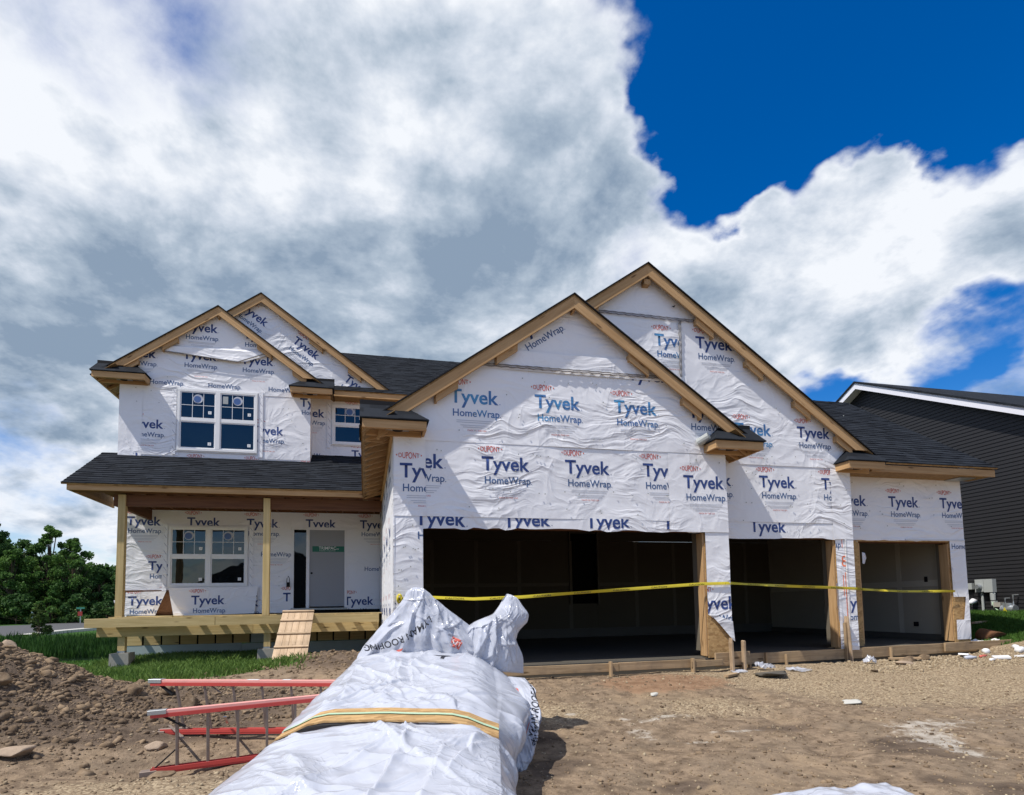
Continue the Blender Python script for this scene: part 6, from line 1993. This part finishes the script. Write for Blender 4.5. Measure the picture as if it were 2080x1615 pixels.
def scrap(name, x, y, s, label, cat, mat='plastic_clear', hgt=.10, seed=1.):
    n = 26
    a = np.linspace(-1, 1, n); XX, YY = np.meshgrid(a, a, indexing='ij')
    r2 = np.hypot(XX, YY)
    keep = r2 < .75 + .3 * vnoise(np.arctan2(YY, XX) * 1.3 + seed, YY * 0 + seed)
    ZZ = hgt * ridged(XX * 1.3 + seed, YY * 1.3 + seed, 3) * (1 - r2 * .6).clip(0)
    P = np.stack([x + XX * s, y + YY * s * .7, H(x + XX * s, y + YY * s * .7) + .006 + ZZ], -1).reshape(-1, 3)
    idx = np.arange(n * n).reshape(n, n)
    q = keep[:-1, :-1] & keep[1:, 1:] & keep[1:, :-1] & keep[:-1, 1:]
    T = np.stack([idx[:-1, :-1], idx[1:, :-1], idx[1:, 1:], idx[:-1, 1:]], -1)[q]
    return tag(big(name, P, T, M[mat], smooth=True), label, cat)


scrap('plastic_scrap', 6.45, 8.78, .22, 'crumpled clear plastic scrap by the pier form board', 'plastic scrap', hgt=.26, seed=4)
scrap('plastic_scrap', 7.0, 8.65, .26, 'flat torn plastic film beside the crumpled scrap', 'plastic scrap', hgt=.08, seed=9)
scrap('plastic_scrap', 8.75, 8.95, .15, 'small peaked plastic scrap in front of the marked pier', 'plastic scrap', hgt=.24, seed=14)
scrap('plastic_scrap', 5.95, 8.75, .17, 'thin film strip on the ground under the pointed stakes', 'plastic scrap', hgt=.05, seed=24)
# litter at the right
for k, (x0, y0, ang, L, r_, lab, mt_) in enumerate(((12.15, 8.95, .2, .34, .085, 'largest white tube of litter at the right edge', 'vinyl'), (11.75, 9.2, 1.3, .16, .08, 'short white cup lying behind the other litter', 'vinyl'), (10.75, 8.85, -.2, .26, .05, 'pale flattened bottle near the end of the form board', 'smallprint'),
                                                      (11.2, 8.92, .2, .26, .035, 'red and white crushed drink can in the litter', 'red'), (11.05, 8.62, .1, .14, .04, 'smallest white bottle cap piece in front of the litter', 'vinyl'), (12.5, 9.2, .9, .3, .07, 'white bottle lying farthest right by the lawn', 'vinyl'))):
    r_ *= .72; L *= .85
    z0 = float(H(x0, y0)) + r_ * .8
    d = Vector((math.cos(ang), math.sin(ang), .05)) * L
    mb = MB(); p = Vector((x0, y0, z0)); mb.tube([p, p + d * .1, p + d * .6, p + d * .78, p + d], [r_ * .8, r_, r_ * .95, r_ * .6, r_ * .5], 12)
    tag(mb.build('litter_tube', M[mt_], smooth=True), lab, 'litter', 'litter at the right of the form board')
for k, (x0, y0, L, ang, lab) in enumerate(((10.95, 8.98, .16, .4, 'torn white cardboard piece lying by the end of the plank form'), (11.45, 8.72, .13, -.6, 'small white paper scrap in front of the red can'), (12.35, 8.62, .18, .9, 'white carton lying nearest the gravel at the right edge'), (11.9, 8.66, .12, 1.9, 'narrow white wrapper left of the nearest carton'))):
    o = box('litter_card', -L, L, -L * .5, L * .5, -.015, .015, M['vinyl']); o.location = (x0, y0, float(H(x0, y0)) + .035); o.rotation_euler = (.25 * math.sin(k * 2.1), .3 * math.cos(k * 1.7), ang)
    tag(o, lab, 'litter', 'litter at the right of the form board')
for k, (x0, y0, w, lab) in enumerate(((12.75, 10.25, .28, 'white crumpled bag behind the form board end'), (13.05, 10.1, .2, 'smaller white rag right of the crumpled bag'))):
    scrap('crumpled_bag', x0, y0, w, lab, 'bag', 'vinyl', .16, 30 + k)
lum = board('loose_lumber', (15.2, 13.2, float(H(15.2, 13.2)) + .10), (17.6, 12.0, float(H(16.9, 12.0)) + .06), .09, .04, M['deckwood'], None)
lum.location = (14.3, 11.5, float(H(14.3, 11.5)) + .12)
lum.rotation_euler = (0, -.05, .12)
tag(lum, 'pale two-by-four lying on the lawn beside the neighbouring house', 'lumber')
cone_ = MB(); cone_.tube([(-5.35, 12.9, -.28), (-5.35, 12.9, -.26), (-5.35, 12.9, -.08)], [.10, .075, .03], 14)
tag(cone_.build('orange_marker', M['orange']), 'small orange marker behind the dirt heap near the pond', 'marker')


# blades: triangles
def blades(name, X, Y, hgt, w, mat, lean=.35, zoff=0., zfun=H):
    n = len(X); Z = zfun(X, Y) + zoff
    a = rng.random(n) * 6.28; hh_ = hgt * (.5 + rng.random(n)); ww = w * (.6 + .8 * rng.random(n))
    la = rng.random(n) * 6.28; ll = lean * hh_ * rng.random(n)
    V = np.zeros((n, 4, 3), np.float32)
    dx, dy = np.cos(a) * ww, np.sin(a) * ww
    V[:, 0] = np.stack([X - dx, Y - dy, Z - .01], 1); V[:, 1] = np.stack([X + dx, Y + dy, Z - .01], 1)
    V[:, 2] = np.stack([X + dx * .7 + np.cos(la) * ll * .4, Y + dy * .7 + np.sin(la) * ll * .4, Z + hh_ * .6], 1)
    V[:, 3] = np.stack([X + np.cos(la) * ll, Y + np.sin(la) * ll, Z + hh_], 1)
    k = np.arange(n)[:, None] * 4
    T = np.concatenate([k + [0, 1, 2], k + [0, 2, 3]], 0)
    return tag(big(name, V.reshape(-1, 3), T, mat), kind='stuff')


n = 30000
X = rng.uniform(-8.5, -.6, n); Y = rng.uniform(10.2, 14.9, n)
e_ = (fbm(X * .6, Y * .6, 3) - .5) * 2.2
gm_ = sst(Y + e_, 10.2, 11.0) * (1 - sst(X + e_, -2.2, -.9)); k = rng.random(n) < gm_ * (1 - .8 * np.exp(-((X + 3.0) / .9) ** 2 - ((Y - 10.6) / .5) ** 2)) * (.35 + .9 * vnoise(X * 2, Y * 2))
blades('weeds', X[k], Y[k], .10, .010, M['weed'], .9)
n = 9000
X = rng.uniform(-5.6, -2.4, n); Y = rng.uniform(14.5, 16.3, n)
blades('weeds', X, Y, .12, .010, M['weed'], .8)
n = 60000
X = rng.uniform(12.7, 17.5, n); Y = rng.uniform(9.8, 14.5, n)
k = (X < 16.2)
blades('lawn_grass', X[k], Y[k], .07, .010, M['lawn'], .8)
n = 14000
X = rng.uniform(-24, -7, n); Y = rng.uniform(15, 24.2, n)
blades('bank_grass', X, Y, .07, .015, M['lawn'], .8)
# reeds on the far bank of the pond
n = 16000
X = rng.uniform(-34, -4, n); Y = 27.8 + 4.5 * rng.random(n) ** 1.3
blades('reeds', X, Y, .55, .03, M['reed'], .35)
n = 16000
X = rng.uniform(-40, -5, n); Y = rng.uniform(31, 39, n)
k = X > -(Y * .62) + 4 - 6
blades('bank_grass', X, Y, .25, .035, M['lawn'], .8)


# ================================================================== TREES
def tree(x, y, z0, ht, rad, label, mat='leaf', seed=1, nleaf=7000, leaf=.34, name='tree', base=.12, group='trees beyond the road', shape='round', lumps=44):
    r = np.random.default_rng(seed)
    t = empty(name, (x, y, z0), label, 'tree', group)
    mb = MB()
    mb.tube([(x, y, z0 - .3), (x + .1, y, z0 + ht * .25), (x - .1, y + .1, z0 + ht * .55), (x, y, z0 + ht * .85)], [ht * .022, ht * .017, ht * .010, ht * .004], 8)
    cs = []
    for i in range(lumps):
        k = (i + .5) / lumps
        zz = base + (1 - base) * (.06 + .90 * k ** .9)
        prof = math.sin(math.pi * min(1, (zz - base) / (1 - base) * .80 + .20)) if shape == 'round' else 1.05 * (1 - (zz - base) / (1 - base)) ** .8 + .06
        a = r.random() * 6.28; rr = rad * prof * (.25 + .7 * r.random() ** .6)
        sz = rad * (.15 + .17 * r.random()) * (1 - .55 * k)
        c_ = (x + math.cos(a) * rr, y + math.sin(a) * rr, z0 + zz * ht - sz * .4)
        cs.append((c_, sz))
        mb.tube([(x, y, z0 + ht * zz * .55), ((x + c_[0]) / 2, (y + c_[1]) / 2, z0 + ht * zz * .75), c_], [ht * .006, ht * .004, ht * .002], 5)
    mb.build('trunk', M['bark'], t)
    lumps_ = len(cs); per = nleaf // lumps_
    C = []
    for c_, sz in cs:
        d = r.normal(size=(per, 3)); d /= np.linalg.norm(d, axis=1, keepdims=True)
        rr = sz * (.35 + 1.0 * r.random(per) ** .8) * (1 + .35 * (vnoise(d[:, 0] * 2.5 + c_[0], d[:, 2] * 2.5 + c_[1]) - .5))
        C.append(np.array(c_) + d * rr[:, None] * np.array([1, 1, .78]))
    C = np.concatenate(C)
    n = len(C)
    u = r.normal(size=(n, 3)); u /= np.linalg.norm(u, axis=1, keepdims=True)
    v = np.cross(u, r.normal(size=(n, 3))); v /= np.linalg.norm(v, axis=1, keepdims=True)
    s1 = leaf * (.5 + r.random(n))[:, None]
    V = np.stack([C - u * s1 * .5, C + v * s1 * .32, C + u * s1 * .5, C - v * s1 * .32], 1)
    T = np.arange(n * 4).reshape(-1, 4)
    cr_ = big('crown', V.reshape(-1, 3), T, M[mat], t)
    return t


tree(-54.6, 104, -.5, 17.6, 5.0, 'tallest tree at the far left edge, only half in view', 'leaf2', 1, 17000, .30)
tree(-50.6, 107, -.5, 13.2, 4.4, 'dark broad tree leaning against the tallest one', 'leaf2', 2, 13000, .30)
tree(-45.4, 103, -.5, 15.0, 3.8, 'tall pointed green tree in the middle of the row', 'leaf', 3, 17000, .28)
tree(-48.8, 100, -.5, 11.0, 3.8, 'rounded green tree left of the tall pointed one', 'leaf', 4, 13000, .28)
tree(-41.9, 102, -.5, 13.0, 3.6, 'bright green tree with slim tip right of the middle', 'leaf', 5, 15000, .27)
tree(-38.8, 103, -.5, 8.4, 3.4, 'lower round tree just left of the porch post', 'leaf2', 6, 12000, .27)
tree(-35.2, 103, -.5, 8.9, 3.4, 'tree showing between the porch post and the house wall', 'leaf2', 7, 8000, .38)
tree(-31.0, 104, -.5, 8.0, 3.6, 'tree hidden behind the left house corner', 'leaf2', 8, 6000, .38)
tree(-62.5, 110, -.5, 15, 6, 'tree outside the left edge beyond the tallest one', 'leaf2', 17, 5000, .5)
# understorey
for k, (x, y, hh_, rr, lab, mt_) in enumerate(((-55, 98, 4.2, 3.2, 'dark shrub under the tallest tree at the left', 'leaf2'), (-50.5, 97, 4.8, 3.0, 'bright rounded shrub below the broad dark tree', 'leaf'), (-46.6, 97, 4.4, 3.0, 'shrub behind the white marker posts', 'leaf2'),
                                                (-43, 98, 3.8, 2.8, 'low bush left of the street sign', 'leaf'), (-39.6, 98, 4.2, 3.0, 'bush right of the street sign', 'leaf2'), (-36, 98, 4.5, 3.2, 'bush beside the porch post foot', 'leaf2'), (-32, 99, 4.5, 3.2, 'bush behind the porch wall corner', 'leaf2'))):
    tree(x, y, -.5, hh_, rr, lab, mt_, 30 + k, 4500, .34, name='shrub', base=.0, group='shrubs at the wood edge', lumps=20)
w_ = rng.random((1, 1))
# dark mass of the wood behind the single trees
n = 26000
X = rng.uniform(-78, -24, n); Z = rng.random(n); Y = 108 + rng.random(n) * 5
top = np.interp(X, [-78, -56, -50, -47, -41, -38, -24], [14, 13, 10, 10, 9, 7, 7]) * (.85 + .3 * vnoise(X * .35, X * 0 + 2))
C = np.stack([X, Y, -.6 + Z * top], 1)
u = rng.normal(size=(n, 3)); u /= np.linalg.norm(u, axis=1, keepdims=True)
v = np.cross(u, rng.normal(size=(n, 3))); v /= np.linalg.norm(v, axis=1, keepdims=True)
s1 = .95 * (.6 + rng.random(n))[:, None]
V = np.stack([C - u * s1 * .5, C + v * s1 * .4, C + u * s1 * .5, C - v * s1 * .4], 1)
tag(big('woodland', V.reshape(-1, 3), np.arange(n * 4).reshape(-1, 4), M['leaf2']), kind='stuff')
tree(-17.4, 38.4, -.40, 1.95, .72, 'small young conifer standing beside the road', 'leaf3', 50, 5200, .085, name='small_tree', base=.05, group=None, shape='cone', lumps=30)
tree(-14.0, 40.4, -.42, 1.1, .45, 'tiny sapling bush near the kerb by the porch', 'leaf', 51, 1500, .08, name='sapling', base=.0, group=None, lumps=10)
# signs and posts by the far road
sg_ = empty('street_sign', (-41.0, 95, -.5), 'street sign post with green name plate and red plate at the junction', 'street sign')
board('post', (-38.0, 95, -.6), (-38.0, 95, 1.7), .12, .08, M['metal'], sg_, up=(0, 1, 0))
box('name_plate', -38.5, -37.5, 94.9, 94.95, 1.50, 1.72, M['signgreen'], sg_)
box('red_plate', -38.3, -37.75, 94.88, 94.92, .55, 1.15, M['signred'], sg_)
for k, (x, y, z1, lab) in enumerate(((-44.2, 96, 1.35, 'thin pale marker post between the shrubs by the road'), (-48.6, 96, 1.5, 'white marker post left of the young conifer by the road'))):
    o = board('marker_post', (x, y, -.6), (x, y, z1), .22, .12, M['vinylt'], None, up=(0, 1, 0)); tag(o, lab, 'marker post')

# ---------------------------------------------------------------- the house across the street, seen only in the window reflections
oh = empty('opposite_house', (-8, -34, -.7), 'dark gabled house across the street, behind the viewer', 'house')
mb = MB(); mb.prism([(-16, -.7), (0, -.7), (0, 3.6), (-8, 7.4), (-16, 3.6)], -44, -34); mb.build('wall', M['siding'], oh)
mb = MB(); mb.add([(-16.6, -33.4, 3.5), (-8, -33.4, 7.7), (-8, -44.4, 7.7), (-16.6, -44.4, 3.5), (-16.6, -33.4, 3.3), (-8, -33.4, 7.5), (-8, -44.4, 7.5), (-16.6, -44.4, 3.3)], BOXF); mb.build('roof', M['shingle'], oh)
mb = MB(); mb.add([(-8, -33.4, 7.7), (.6, -33.4, 3.5), (.6, -44.4, 3.5), (-8, -44.4, 7.7), (-8, -33.4, 7.5), (.6, -33.4, 3.3), (.6, -44.4, 3.3), (-8, -44.4, 7.5)], BOXF); mb.build('roof', M['shingle'], oh)
box('garage_door', -13.5, -8.5, -33.98, -33.9, -.6, 1.9, M['vinylt'], oh)

for p0, p1, w, lab in (((5.45, 8.35, -.13), (5.75, 8.5, -.12), .08, 'short grey offcut of lumber lying below the pier form'), ((9.35, 9.15, -.10), (9.75, 8.85, -.08), .10, 'tilted plank offcut leaning at the form board clods'), ((-.62, 7.5, -.33), (-.45, 7.25, -.33), .03, 'thin pale stick on the soil behind the ladder')):
    o = board('lumber_offcut', p0, p1, w, .035, M['form']); z_ = float(H((p0[0] + p1[0]) / 2, (p0[1] + p1[1]) / 2)) + .03; o.location.z = z_
    tag(o, lab, 'offcut')
